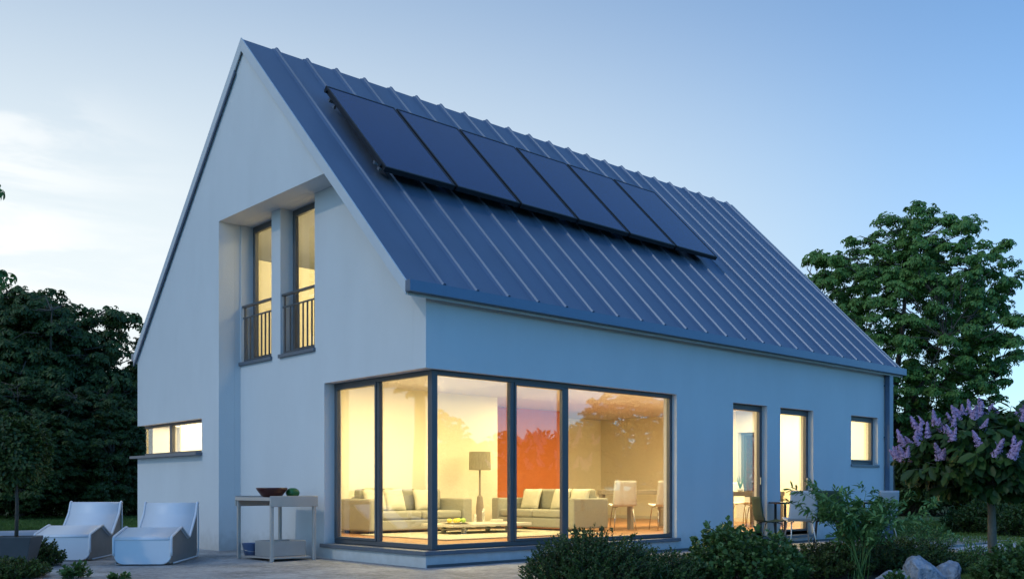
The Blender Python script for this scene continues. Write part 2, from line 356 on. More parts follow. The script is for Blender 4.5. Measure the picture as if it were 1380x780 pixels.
# roof
rb = MB()
for (y0, y1) in ((-0.15, YR), (YR, 9.38)):
    z0, z1 = (ZE, Rt(YR)) if y0 < 0 else (Rt(YR), Rt(9.38))
    rb.prism([(RX0+.03, y0, z0-0.195), (RX0+.03, y1, z1-0.195), (RX0+.03, y1, z1-0.03), (RX0+.03, y0, z0-0.03)], (RX1-RX0-.03, 0, 0))
roof_deck = rb.build('roof_deck', 'plaster', house)
sheet = MB()
sheet.prism([(RX0, -0.16, ZE-0.028), (RX0, YR, Rt(YR)-0.028), (RX0, YR, Rt(YR)), (RX0, -0.16, ZE-0.01)], (RX1-RX0+.03, 0, 0))
sheet.prism([(RX0, YR+.001, Rt(YR)-0.028), (RX0, 9.40, Rt(9.38)-0.028), (RX0, 9.40, Rt(9.40)), (RX0, YR+.001, Rt(YR))], (RX1-RX0+.03, 0, 0))
roof = sheet.build('roof', 'roof', house)
n = 0; x = -0.41+0.612
while x < RX1-0.1:
    s = MB(); h = 0.048; w = 0.026
    ux, uz = 1/math.sqrt(1+SL*SL), SL/math.sqrt(1+SL*SL)
    # right slope rib with a small flared foot, ends in a tip above the ridge
    pr = [(-w*3.2, 0.001), (-w*1.2, 0.020), (-w*.7, h), (w*.7, h), (w*1.2, 0.020), (w*3.2, 0.001)]
    a = [s.b.verts.new((x+p, -0.14-uz*q, ZE+q*ux+0.01*SL)) for p, q in pr]
    c = [s.b.verts.new((x+p, YR+0.0-uz*q+.012, Rt(YR)+q*ux+0.012*SL)) for p, q in pr]
    s.b.faces.new(a); s.b.faces.new(c[::-1])
    for i in range(6): s.b.faces.new([a[i], a[(i+1) % 6], c[(i+1) % 6], c[i]])
    a = [s.b.verts.new((x+p, 9.37+uz*q, Rt(9.37)+q*ux)) for p, q in pr]
    c = [s.b.verts.new((x+p, YR+.005+uz*q, Rt(YR)+q*ux)) for p, q in pr]
    s.b.faces.new(a); s.b.faces.new(c[::-1])
    for i in range(6): s.b.faces.new([a[i], a[(i+1) % 6], c[(i+1) % 6], c[i]])
    s.build('standing_seam', 'roof', roof); x += 0.612
for xa in (RX0-0.022, RX1+0.031):
    v = MB()
    v.prism([(xa, -0.17, ZE-0.20), (xa, YR, Rt(YR)-0.205), (xa, YR, Rt(YR)+0.018), (xa, -0.17, ZE+0.0)], (0.021, 0, 0))
    v.prism([(xa, 9.40, Rt(9.40)-0.19), (xa, 9.40, Rt(9.40)+0.012), (xa, YR+.002, Rt(YR)+0.018), (xa, YR+.002, Rt(YR)-0.205)], (0.021, 0, 0))
    v.build('verge_board', 'trim', house)
# dark strip modelled in place of the shadow line under the far verge
MB().prism([(RX0-.03, 9.38, Rt(9.38)-0.24), (RX0-.03, 9.38, Rt(9.38)-0.193), (RX0-.03, YR+.25, Rt(YR+.25)-0.21), (RX0-.03, YR+.25, Rt(YR+.25)-0.257)], (0.028, 0, 0)).build('verge_shadow_strip', 'gutter', house)
for y0, y1 in ((-0.275, -0.165), (9.402, 9.50)):
    g = MB(); g.box(RX0-.025, RX1+.05, y0, y0+.006, 3.775, 3.925); g.box(RX0-.025, RX1+.05, y0+.007, y1, 3.775, 3.785)
    g.box(RX0-.025, RX0-.019, y0+.007, y1, 3.786, 3.925); g.box(RX1+.044, RX1+.05, y0+.007, y1, 3.786, 3.925); g.box(RX0-.018, RX1+.043, y1-.005, y1, 3.786, 3.90)
    g.build('gutter', 'gutter', house)
d = MB(); d.box(13.38, 13.56, -0.145, -0.025, -0.02, 3.775)
dp = d.build('downpipe', 'gutter', house, bevel=.012)
for z in (0.9, 2.3, 3.5): MB().box(13.365, 13.575, -0.152, -0.004, z, z+.03).build('pipe_clip', 'gutter', dp)
MB().box(0.02, XE, -0.008, -0.001, 0.0, 0.04).build('base_strip', 'frame', house)
# ------------------------------------------------------------------ windows
def bars(b, axis, t0, t1, rects):
    for u0, u1, v0, v1 in rects:
        if axis == 'x': b.box(t0, t1, u0, u1, v0, v1)
        else: b.box(u0, u1, t0, t1, v0, v1)
def window(axis, t, u0, u1, v0, v1, fw=0.07, dep=0.08, mull=(), sash=(), name='window', pane=True, post0=True, post1=True, lab=None):
    b = MB(); r = [(u0, u1, v0, v0+fw), (u0, u1, v1-fw, v1)]
    if post0: r.append((u0, u0+fw, v0+fw, v1-fw))
    if post1: r.append((u1-fw, u1, v0+fw, v1-fw))
    for m_, w_ in mull: r.append((m_-w_/2, m_+w_/2, v0+fw, v1-fw))
    bars(b, axis, t, t+dep, r); o = b.build(name, 'frame', house, bevel=.006, seg=1)
    for a, c in sash:                         # an opening leaf: slimmer inner frame standing proud
        s = MB(); q = 0.04; v0_, v1_ = v0+fw-.002, v1-fw+.002
        bars(s, axis, t-.018, t+.05, [(a, c, v0_, v0_+q), (a, c, v1_-q, v1_), (a, a+q, v0_+q, v1_-q), (c-q, c, v0_+q, v1_-q)])
        s.build('sash', 'frame', o, bevel=.005, seg=1)
    if pane:
        p = MB(); bars(p, axis, t+dep*.55, t+dep*.55+.012, [(u0+.02, u1-.02, v0+.02, v1-.02)])
        p.build('pane', 'glass', o)
    return o
dx, dy = 0.185, 0.10
wz0, wz1 = 0.24, 2.80
# corner glazing, gable side and long side
window('x', dx, dy+.10, 2.677, wz0, wz1, mull=[(1.45, .05)], sash=[(1.475, 2.607)], post0=False)
window('y', dy, dx+.10, 5.63, wz0, wz1, mull=[(1.73, .08), (2.90, .12)], sash=[(1.77, 2.84)], post0=False)
MB().box(dx-.004, dx+.10, dy-.004, dy+.10, wz0, wz1).build('corner_post', 'frame', house, bevel=.008)
sl = MB(); sl.prism([(-.045, 2.75, .175), (-.045, -.045, .175), (5.70, -.045, .175), (5.70, .28, .175), (.28, .28, .175), (.28, 2.75, .175)], (0, 0, .06)); sl.build('window_sill', 'sill', house, bevel=.006)
# doors and the small window on the long side
for (a, c, z0, z1) in ((7.36, 8.52, .16, 2.76), (9.0, 10.26, .16, 2.76), (11.86, 13.09, 1.66, 2.75)):
    o = window('y', .12, a, c, z0, z1, fw=.075, sash=[(a+.07, c-.07)], name='glazed_door' if z0 < 1 else 'window')
    MB().box(a-.02, c+.02, -.035, .13, z0-.055, z0-.001).build('door_sill' if z0 < 1 else 'window_sill', 'sill', o, bevel=.004)
    if z0 < 1: MB().box(c-.115, c-.095, .07, .09, 1.2, 1.34).build('handle', 'steel', o)
# tall upstairs windows with railings
for (a, c) in ((2.97, 4.09), (4.40, 5.53)):
    o = window('x', .235, a, c, 3.40, SF, fw=.08, sash=[(a+.075, c-.075)], name='tall_window')
    MB().box(-.045, .235, a-.03 if a < 4.2 else a-.03, c+.015, 3.34, 3.40).build('window_sill', 'sill', o, bevel=.005)
    r = MB(); xr = .05
    r.box(xr-.03, xr+.03, a+.005, c-.005, 4.40, 4.435); r.box(xr-.013, xr+.013, a+.005, c-.005, 4.20, 4.225)
    for yy in (a+.06, c-.06): r.box(xr-.012, xr+.012, yy-.02, yy+.02, 3.401, 4.40)
    k = a+.17
    while k < c-.12: r.box(xr-.011, xr+.011, k-.011, k+.011, 3.42, 4.20); k += .14
    r.box(xr-.013, xr+.013, a+.08, c-.08, 3.43, 3.45)
    r.build('railing', 'frame', house)
# kitchen window round the rear corner
o = window('x', FX+.13, 6.25, 9.19, 1.79, 2.41, fw=.05, mull=[(7.95, .10)], post1=False)
MB().prism([(FX-.13, 6.22, 1.735), (FX-.13, YW+.10, 1.735), (.42, YW+.10, 1.735), (.42, YW-.12, 1.735), (FX+.13, YW-.12, 1.735), (FX+.13, 6.22, 1.735)], (0, 0, .05)).build('window_sill', 'sill', o)
window('y', YW-.13, FX+.13, .35, 1.79, 2.41, fw=.05, post0=False)
window('x', XE-.15, 3.3, 4.1, .9, 2.6, fw=.07)
window('y', YW-.13, 9.3, 10.5, .9, 2.5, fw=.07)
MB().box(FX+.24, 1.0, YW-.20, YW-.19, 1.80, 2.40).build('sky_stand_in', 'cream', house)  # added panel, catches kitchen light so the pane looks bright like sky
MB().box(-.10, -.09, 5.87, 6.24, fl, 3.17).build('inner_wall', 'inner', house)
# ------------------------------------------------------------------ solar panels
ang = math.atan(SL); un = Vector((0, -math.sin(ang), math.cos(ang))); us_ = Vector((0, math.cos(ang), math.sin(ang)))
def panel():
    e = empty('solar_panel'); L_, W_ = 2.50, 1.40
    b = MB(); t = .09; q = .035
    b.box(0, W_, 0, q, 0, t); b.box(0, W_, L_-q, L_, 0, t); b.box(0, q, q, L_-q, 0, t); b.box(W_-q, W_, q, L_-q, 0, t)
    b.build('frame', 'black', e, bevel=.006, seg=1)
    MB().box(q, W_-q, q, L_-q, .02, t-.008).build('collector_glass', 'pglass', e)
    for y in (.3, L_-.3):
        m = MB(); m.box(-.02, W_+.05, y-.025, y+.025, -.05, -.002)
        for xx in (.12, W_-.12): m.box(xx-.02, xx+.02, y-.03, y+.03, -.13, -.05)
        m.build('mount_rail', 'steel', e)
    for yy in (.12, L_-.1): MB().tube([(-.035, yy, .03), (.0, yy, .03)], .03, 10).build('pipe_coupling', 'black', e)
    return e
pp = panel(); names = ['nearest the gable end', 'second from the gable end', 'third from the gable end', 'fourth from the gable end', 'fifth from the gable end', 'farthest from the gable end']
for i in range(6):
    o = pp if i == 0 else copy_tree(pp)
    base = Vector((.43+i*1.452, 0, 0)); y = 1.775
    o.location = Vector((base.x, y, Rt(y)))+un*.17; o.rotation_euler = (ang, 0, 0)
    tag(o, 'dark blue solar panel on the roof, '+names[i], 'solar panel', 'solar panels in a row on the roof')
# ------------------------------------------------------------------ interior furniture
def sofa():
    e = empty('sofa'); L_, Dp = 2.50, 1.0
    b = MB(); b.box(.0, L_, .0, Dp, .06, .26); b.build('base', 'sofa', e, bevel=.03, seg=3)
    for k in range(2):
        x0 = .24+k*(L_-.48)/2; x1 = x0+(L_-.48)/2-.01
        MB().box(x0, x1, -.0, .72, .265, .43).build('seat_cushion', 'sofa', e, bevel=.05, seg=4)
        MB().box(x0, x1, .68, .93, .42, .86).build('back_cushion', 'sofa', e, bevel=.06, seg=4)
    for x0 in (-.005, L_-.225): MB().box(x0, x0+.23, -.02, Dp+.005, .055, .67).build('arm', 'sofa', e, bevel=.035, seg=3)
    MB().box(.23, L_-.23, .9, Dp, .262, .70).build('back', 'sofa', e, bevel=.03, seg=3)
    for x0 in (.05, L_-.13):
        for y0 in (.06, Dp-.14): MB().box(x0, x0+.08, y0, y0+.08, 0, .058).build('foot', 'black', e)
    return e
def pillow(loc, rz, tilt, label, grp):
    def fn(u, v, s):
        a, c = 2*u-1, 2*v-1; k = (1-abs(a)**2.6)*(1-abs(c)**2.6)
        r = 1+.08*(abs(a*c)); return (a*.24*r, s*.085*k**.5, c*.22*r+.22)
    b = MB(); b.grid(lambda u, v: fn(u, v, 1), 12, 12); b.grid(lambda u, v: fn(u, v, -1), 12, 12)
    bmesh.ops.remove_doubles(b.b, verts=b.b.verts, dist=1e-4)
    o = b.build('cushion', 'pillow', smooth=True); o.location = loc; o.rotation_euler = (tilt, 0, rz)
    return tag(o, label, 'cushion', grp)
s1 = sofa(); s1.location = (2.04, 4.41, fl); tag(s1, 'sage fabric sofa standing along the cream wall behind the coffee table', 'sofa', 'matching sofas in the living room')
s2 = copy_tree(s1); s2.location = (5.72, 5.12, fl); s2.rotation_euler = (0, 0, rad(-90)); tag(s2, 'sage fabric sofa placed crosswise in front of the orange wall', 'sofa', 'matching sofas in the living room')
gp = 'pale cushions on the sofas'
pillow((2.50, 4.83, fl+.43), 0, rad(-18), 'pale cushion at the left arm of the sofa by the cream wall', gp)
pillow((2.95, 4.80, fl+.43), rad(8), rad(-18), 'second pale cushion from the left arm of the sofa by the cream wall', gp)
pillow((3.70, 4.83, fl+.43), rad(-6), rad(-18), 'pale cushion alone on the right half of the sofa by the cream wall', gp)
pillow((6.20, 4.45, fl+.43), rad(-84), rad(-18), 'pale cushion at the far end of the crosswise sofa', gp)
pillow((6.20, 3.55, fl+.43), rad(-92), rad(-18), 'pale cushion in the middle of the crosswise sofa', gp)
pillow((6.20, 3.02, fl+.43), rad(-88), rad(-18), 'pale cushion at the near end of the crosswise sofa', gp)
tag(MB().box(1.75, 5.55, 1.75, 4.30, fl+.002, fl+.022).build('rug', 'rug', bevel=.008), 'beige wool rug lying under the coffee table', 'rug')
ct = empty('coffee_table', (2.9, 3.0, fl+.022), label='long low cream coffee table between the two sofas', cat='coffee table')
MB().box(0, 2.0, 0, .95, .13, .18).build('tabletop', 'cream', ct, bevel=.006)
for a in (.38, 1.5):
    for c in (.15, .75): MB().box(a, a+.07, c, c+.07, 0, .128).build('leg', 'cream', ct)
MB().box(.2, 1.8, .3, .65, .07, .085).build('lower_shelf', 'cream', ct)
tz = fl+.022+.181
pl = empty('fruit_platter', (3.25, 3.32, tz), label='shallow white platter on the coffee table', cat='platter')
MB().lathe([(0, 0), (.12, .0), (.30, .025), (.31, .032), (.12, .012), (0, .01)]).build('dish', 'cream', pl, smooth=True)
for k, (a, c, m_) in enumerate([(-.15, .02, 'fruit'), (-.05, -.03, 'fruit'), (.05, .03, 'fruit'), (.17, .0, 'greenfruit'), (.13, .09, 'greenfruit')]):
    b = MB(); bmesh.ops.create_icosphere(b.b, subdivisions=3, radius=.05)
    for v in b.b.verts: v.co.z *= .85
    o = b.build('fruit', m_, smooth=True); o.location = (3.25+a, 3.32+c, tz+.062)
    tag(o, 'yellow fruit on the platter' if m_ == 'fruit' else 'green fruit on the platter', 'fruit', 'yellow fruit on the platter' if m_ == 'fruit' else 'green fruit on the platter')
for (a, c, r_, h_, lb) in ((3.95, 3.6, .035, .16, 'short clear drinking glass on the coffee table, left of the tall one'), (4.18, 3.62, .03, .28, 'tall clear glass vase on the coffee table')):
    tag(MB().lathe([(0, 0), (r_, 0), (r_, h_), (r_-.006, h_), (r_-.006, .01), (0, .01)], (a, c, tz)).build('glass_vase' if h_ > .2 else 'drinking_glass', 'glass', smooth=True), lb, 'vase' if h_ > .2 else 'glass')
tag(MB().box(4.35, 4.55, 3.45, 3.62, tz, tz+.06).build('small_box', 'cream', bevel=.006), 'small cream box lying on the right of the coffee table', 'box')
lp = empty('floor_lamp', (5.35, 5.1, fl), label='floor lamp with grey linen drum shade between the sofas', cat='floor lamp')
MB().lathe([(0, 0), (.085, 0), (.085, .45), (.06, .7), (.025, .72), (.02, 1.30), (0, 1.30)]).build('stand', 'greywood', lp, smooth=False)
MB().lathe([(.24, 1.27), (.23, 1.66), (.225, 1.66), (.235, 1.27), (.24, 1.27)]).build('lamp_shade', 'shade', lp, smooth=False)
def shell_chair(m_shell, m_leg, h=0.0):
    e = empty('shell_chair'); w = .235
    prof = [(.25, .50), (.20, .475), (0, .46), (-.14, .465), (-.20, .50), (-.235, .60), (-.26, .78), (-.285, .96)]
    b = MB()
    def fn(u, v):
        t = v*(len(prof)-1); i = min(int(t), len(prof)-2); f = t-i
        y = prof[i][0]*(1-f)+prof[i+1][0]*f; z = prof[i][1]*(1-f)+prof[i+1][1]*f
        ww = w*(1.0 if v < .6 else 1.0-.10*(v-.6)/.4); a = 2*u-1
        return (a*ww, y+(a*a)*.02*(1 if v > .6 else 0), z+(a*a)*.012*(1 if v < .6 else 0))
    b.grid(fn, 10, 28); b.build('seat_shell', m_shell, e, smooth=True, solid=.014)
    for sx in (-1, 1):
        for (yt, yb) in ((.19, .24), (-.14, -.25)):
            MB().tube([(sx*.12, yt*.6, .455), (sx*.17, yt, .44), (sx*.19, (yt+yb)/2+.01*(1 if yb > 0 else -1), .24), (sx*.215, yb, 0)], .011, 8).build('leg', m_leg, e, smooth=True)
    return e
def place(src, first, loc, rz, sc, label, grp, cat='chair'):
    o = src if first else copy_tree(src); o.location = loc; o.rotation_euler = (0, 0, rz); o.scale = (sc, sc, sc)
    return tag(o, label, cat, grp)
ch = shell_chair('whitechair', 'chrome')
gc = 'white shell chairs indoors'
place(ch, True, (7.15, 2.6, fl), rad(-38), 1.07, 'white shell chair at the left end of the dining table', gc)
place(ch, False, (7.86, 2.08, fl), rad(-30), 1.07, 'white shell chair nearest the right frame of the big window', gc)
place(ch, False, (10.95, 1.75, fl), rad(60), 1.0, 'white shell chair seen through the left glazed door', gc)
place(ch, False, (12.1, 2.95, fl), rad(170), 1.07, 'white shell chair beyond the table behind the left glazed door', gc)
def table(name, x0, x1, y0, y1, zt, th, m_, lw, label):
    e = empty(name, ((x0+x1)/2, (y0+y1)/2, fl), label=label, cat='table'); a, c = (x1-x0)/2, (y1-y0)/2
    MB().box(-a, a, -c, c, zt-th, zt).build('tabletop', m_, e, bevel=.005)
    for sx in (-1, 1):
        for sy in (-1, 1): MB().box(sx*(a-.02-lw), sx*(a-.02), sy*(c-.02-lw), sy*(c-.02), 0, zt-th-.001).build('leg', m_, e, bevel=.003)
    return e
table('dining_table', 7.35, 9.5, 2.55, 3.5, .84, .10, 'greywood', .10, 'thick topped wooden dining table behind the white chairs')
table('kitchen_table', 9.75, 11.9, 1.7, 2.6, .80, .10, 'darkwood', .10, 'dark table seen through the left glazed door')
kp = empty('potted_plant', (10.75, 2.15, fl+.801), label='small spiky plant in a bowl on the dark table', cat='plant')
MB().lathe([(0, 0), (.05, 0), (.09, .07), (.08, .07), (.0, .05)]).build('bowl', 'cream', kp, smooth=True)
q = MB()
for k in range(9):
    a = k*.7; q.tube([(0, 0, .05), (.04*math.cos(a), .04*math.sin(a), .16), (.09*math.cos(a), .09*math.sin(a), .30+.03*(k % 3))], [.014, .012, .002], 5)
q.build('leaves', 'green', kp)
# ------------------------------------------------------------------ loungers
def lounger():
    e = empty('lounge_chair'); w = .405
    # profile (distance from the foot end, height) of the seat surface
    prof = [(.0, .382), (.008, .402), (.03, .415), (.07, .424), (.55, .525), (.61, .53), (.67, .505), (1.00, .37), (1.06, .36), (1.12, .385), (1.45, .665), (1.50, .72), (1.575, .875), (1.61, .89), (1.64, .87)]
    for _ in range(2):
        n_ = [prof[0]]
        for (a0, c0_), (a1, c1_) in zip(prof, prof[1:]): n_ += [(a0*.75+a1*.25, c0_*.75+c1_*.25), (a0*.25+a1*.75, c0_*.25+c1_*.75)]
        prof = n_+[prof[-1]]
    b = MB(); t = .028
    def surf(u, v):
        k = v*(len(prof)-1); i = min(int(k), len(prof)-2); f = k-i
        return ((2*u-1)*(w-.012), prof[i][0]*(1-f)+prof[i+1][0]*f, prof[i][1]*(1-f)+prof[i+1][1]*f-.012)
    b.grid(surf, 2, 110); b.build('seat', 'lounger', e, smooth=True, solid=t)
    # curved foot panel
    f = MB()
    pts = []
    for k in range(7):
        a = rad(180+k*15); pts.append((-w+.14+.14*math.cos(a), .155+.14*math.sin(a)))
    for k in range(7):
        a = rad(270+k*15); pts.append((w-.14+.14*math.cos(a), .155+.14*math.sin(a)))
    pts += [(w, .37), (w-.01, .39), (-w+.01, .39), (-w, .37)]
    f.prism([(a, .0, c) for a, c in pts], (0, .03, 0)); f.build('foot_panel', 'lounger', e, bevel=.012, seg=3)
    for sx in (-1, 1):
        s = MB(); x0 = sx*(w-.03)
        poly = [(.03, .03), (1.58, .03), (1.63, .05), (1.655, .10), (1.66, .84)]+[(a, c-.018) for a, c in prof[::-1] if .03 < a < 1.62]+[(.03, .30)]
        s.prism([(x0-.008, a, c) for a, c in poly], (.016, 0, 0)); s.build('side_panel', 'lside', e)
        r = MB(); path = [(.0, .14), (-.004, .2), (-.004, .33)]+[(a, c+.004) for a, c in prof]
        r.tube([(sx*w, a, c) for a, c in path], .019, 8)
        r.tube([(sx*w, 1.645, .86), (sx*w, 1.665, .5), (sx*w, 1.66, .10), (sx*w, 1.60, .028), (sx*w, .12, .028)], .012, 6)
        r.build('edge_bead', 'lounger', e, smooth=True)
    return e
lc = lounger(); th = math.atan2(-FV[0], FV[1])
p = at(192, 13.95); lc.location = (p[0], p[1], 0); lc.rotation_euler = (0, 0, th+rad(5)); tag(lc, 'white moulded lounge chair on the terrace, the nearer to the steel side table', 'lounge chair', 'white moulded lounge chairs on the terrace')
l2 = copy_tree(lc); p = at(84, 14.75); l2.location = (p[0], p[1], 0); l2.rotation_euler = (0, 0, th+rad(6)); tag(l2, 'white moulded lounge chair on the terrace, the one beside the potted tree', 'lounge chair', 'white moulded lounge chairs on the terrace')
# ------------------------------------------------------------------ side table with things on and under it
wt = empty('garden_table', (-1.08, 2.42, 0), label='tall grey metal garden table with a tray top against the wall', cat='table')
TX, TY, TZ = .78, 1.12, 1.0
b = MB(); b.box(.0, TX, 0, TY, TZ-.055, TZ-.035); b.build('tray_bottom', 'tablemetal', wt)
b = MB(); b.box(-.02, TX+.02, -.02, 0, TZ-.165, TZ); b.box(-.02, TX+.02, TY, TY+.02, TZ-.165, TZ); b.box(-.02, 0, 0, TY, TZ-.075, TZ-.02); b.box(TX, TX+.02, 0, TY, TZ-.12, TZ)
b.build('tray_rim', 'tablemetal', wt, bevel=.004, seg=1)
for a in (0.002, TX-.05):
    for c in (0.002, TY-.05): MB().box(a, a+.048, c, c+.048, 0, TZ-.056).build('leg', 'tablemetal', wt, bevel=.003, seg=1)
MB().box(.05, TX-.05, .05, TY-.05, .04, .06).build('lower_shelf', 'tablemetal', wt)
tag(MB().lathe([(0, 0), (.10, 0), (.16, .03), (.235, .13), (.245, .16), (.232, .155), (.15, .045), (0, .02)], (-.78, 2.95, TZ-.033)).build('serving_bowl', 'red', smooth=True), 'wide dark red bowl on the grey garden table', 'bowl')
b = MB(); bmesh.ops.create_icosphere(b.b, subdivisions=3, radius=.10)
for v in b.b.verts:
    a = math.atan2(v.co.y, v.co.x); k = 1+.12*abs(math.sin(2*a))*(1-abs(v.co.z)/.12); v.co.x *= k; v.co.y *= k; v.co.z *= .85
    if v.co.z > .05 : v.co.z -= .2*max(0, .05-math.hypot(v.co.x, v.co.y))
o = b.build('bell_pepper', 'green', smooth=True); o.location = (-.47, 2.85, TZ+.045); tag(o, 'large green pepper lying beside the red bowl', 'vegetable')
b = MB(); b.box(0, .60, 0, .52, .0, .012)
b.box(0, .60, 0, .012, .013, .24); b.box(0, .60, .508, .52, .013, .24); b.box(0, .012, .013, .507, .013, .24); b.box(.588, .60, .013, .507, .013, .24)
o = b.build('storage_box', 'boxmetal', bevel=.004, seg=1); o.location = (-.97, 2.62, .061); tag(o, 'open grey metal box on the low shelf of the garden table', 'box')
o = empty('bucket', (-.94, 3.32, .061), label='blue ribbed metal bucket under the garden table', cat='bucket')
MB().lathe([(0, 0), (.10, 0), (.115, .06), (.12, .065), (.125, .12), (.13, .125), (.145, .185), (.15, .19), (.14, .185), (.10, .01), (0, .01)]).build('tub', 'blue', o, smooth=True)
MB().tube([(.15*math.cos(a), .15*math.sin(a), .10+.04*math.sin(a)) for a in [rad(k) for k in range(-180, 1, 15)]], .004, 6).build('handle', 'steel', o, smooth=True)
# ------------------------------------------------------------------ patio dining set
oc = shell_chair('greychair', 'steel')
go = 'shell chairs round the patio table'
th0 = th
p = at(1078, 17.9); place(oc, True, (p[0], p[1], 0), th0+rad(-3), 1.12, 'pale grey shell chair with its back to us at the patio table', go)
p = at(1184, 19.0); place(oc, False, (p[0], p[1], 0), th0+rad(20), 1.12, 'pale grey shell chair at the right end of the patio table behind the bamboo', go)
dc = shell_chair('darkchair', 'black')
p = at(1036, 18.9); place(dc, True, (p[0], p[1], 0), th0+rad(-80), 1.0, 'dark green shell chair seen side on at the left of the patio table', go)
p = at(1115, 18.2); place(dc, False, (p[0], p[1], 0), th0+rad(-15), 1.12, 'dark green shell chair between the two pale ones', go)
pt = empty('patio_table', (*at(1112, 18.9), 0), th0, label='dark slim patio table in front of the glazed doors', cat='table')
MB().box(-1.0, 1.0, -.4, .4, .82, .85).build('tabletop', 'black', pt)
for a in (-.9, .86):
    for c in (-.36, .32): MB().box(a, a+.04, c, c+.04, 0, .819).build('leg', 'black', pt)
# ------------------------------------------------------------------ rocks
def rock(name, px, depth, sx, sy, sz, seed, label):
    r_ = random.Random(seed); b = MB(); bmesh.ops.create_icosphere(b.b, subdivisions=5, radius=1)
    planes = [(Vector((r_.uniform(-1, 1), r_.uniform(-1, 1), r_.uniform(-.4, 1))).normalized(), r_.uniform(.62, .9)) for _ in range(16)]
    from mathutils import noise
    for v in b.b.verts:
        c = v.co.copy()
        for nn, dd in planes:
            k = c.dot(nn)
            if k > dd: c -= nn*(k-dd)*.9
        c *= 1+.10*noise.noise(c*2.3+Vector((seed, 0, 0)))+.035*noise.noise(c*7)+.012*noise.noise(c*19)
        v.co = Vector((c.x*sx, c.y*sy, c.z*sz))
    o = b.build(name, 'rock', smooth=True); p = at(px, depth); o.location = (p[0], p[1], sz*.35); return tag(o, label, 'rock', 'boulders at the edge of the flower bed')
rock('boulder', 1243, 11.3, .33, .27, .24, 5, 'large pale boulder, the tallest of the three by the lawn')
rock('boulder', 1275, 11.7, .20, .18, .20, 12, 'pale boulder on the right leaning on the tallest one')
rock('boulder', 1205, 10.9, .26, .22, .15, 23, 'low pale boulder on the left of the tallest one')
# ------------------------------------------------------------------ vegetation
def chestnut(name, R_, H_, z0, pads, per, seed, leaf=.17, m='tree', trunk_r=.22, off=0.0, lumpy=1.0, padr=(.10, .19)):
    """crown centred over the trunk; R_ crown radius, H_ total height, z0 lowest foliage"""
    g = np.random.default_rng(seed); e = empty(name)
    cz = (H_+z0)/2; hz = (H_-z0)/2
    d = unit(g.normal(size=(pads, 3))); rr = g.uniform(.35, 1.0, pads)**.55
    cen = d*rr[:, None]*np.array([R_, R_, hz]); 
    lump = 1+lumpy*(.16*np.sin(3*np.arctan2(d[:, 1], d[:, 0])+seed)+.10*np.sin(5*d[:, 2]*2+seed*2))
    cen *= lump[:, None]*.9; cen[:, 2] += cz; cen[:, 0] += off
    fork = z0+.18*(H_-z0)
    # trunk and limbs
    t = MB(); t.tube([(0, 0, -.1), (.02, .03, z0*.4), (-.03, .02, z0*.8), (.02, -.03, fork)], [trunk_r*1.25, trunk_r, trunk_r*.9, trunk_r*.75], 10)
    gr = random.Random(seed); nl = 9; limbs = []
    for k in range(nl):
        a = k*2.4+gr.uniform(-.3, .3); el = gr.uniform(.5, 1.2) if k else 1.45
        dr = Vector((math.cos(a)*math.cos(el), math.sin(a)*math.cos(el), math.sin(el))); ln = .75*min(R_/max(.25, math.cos(el)), (H_-fork)/max(.3, math.sin(el)))
        b0 = Vector((0, 0, fork-gr.uniform(0, .25)*(H_-z0)*.5)); p1 = b0+dr*ln*.35+Vector((0, 0, .02*ln)); p2 = b0+dr*ln*.7+Vector((0, 0, .07*ln)); p3 = b0+dr*ln+Vector((0, 0, .14*ln))
        t.tube([b0, p1, p2, p3], [trunk_r*.55, trunk_r*.38, trunk_r*.22, trunk_r*.08], 7); limbs.append((b0, p1, p2, p3))
    pts = np.array([[*(l[i]*(1-f)+l[i+1]*f)] for l in limbs for i in range(3) for f in (.3, .7, 1.0)])
    for c in cen:
        q = pts[np.argmin(((pts-c)**2*np.array([1, 1, 1.5])).sum(1))]; dq = np.linalg.norm(q-c); q = c+(q-c)*min(1, R_*.24/max(dq, .01)); mid = (q+c)/2+g.normal(size=3)*.12+np.array([0, 0, .05])
        t.tube([tuple(q), tuple(mid), tuple(c)], [trunk_r*.11, trunk_r*.075, trunk_r*.03], 4, cap=False)
    t.build('trunk', 'bark', e, smooth=True)
    P = []; Nn = []
    for c, u in zip(cen, d):
        k = int(per*g.uniform(.55, 1.35)); pr = R_*g.uniform(*padr)
        o = unit(g.normal(size=(k, 3)))*(g.uniform(0, 1, k)**.4)[:, None]*np.array([pr, pr, pr*.42])
        o[:, 2] -= .25*(o[:, 0]**2+o[:, 1]**2)/pr
        P.append(c+o); nn = np.array([0, 0, 1.0])*.9+unit(o)*.6+np.array([u[0], u[1], 0])*.5+g.normal(size=(k, 3))*.22; Nn.append(nn)
    P = np.concatenate(P); Nn = unit(np.concatenate(Nn)); n_ = len(P)
    t1 = unit(np.cross(Nn, unit(g.normal(size=(n_, 3))))); t2 = np.cross(Nn, t1)
    parts = []; nlf = 6; sz = leaf*g.uniform(.7, 1.25, n_)
    for k in range(nlf):
        a = (k-(nlf-1)/2)*.92; D = t1*math.cos(a)+t2*math.sin(a)-Nn*g.uniform(.25, .75, n_)[:, None]
        sc = sz*(1-.07*abs(k-2.5)**1.5)
        parts.append(leaf_arrays(P+unit(D)*.01, D, Nn, sc, sc*.21, .2, .18))
    V, F = merge(parts)
    quads_mesh('crown', V, F, m, e)
    return e
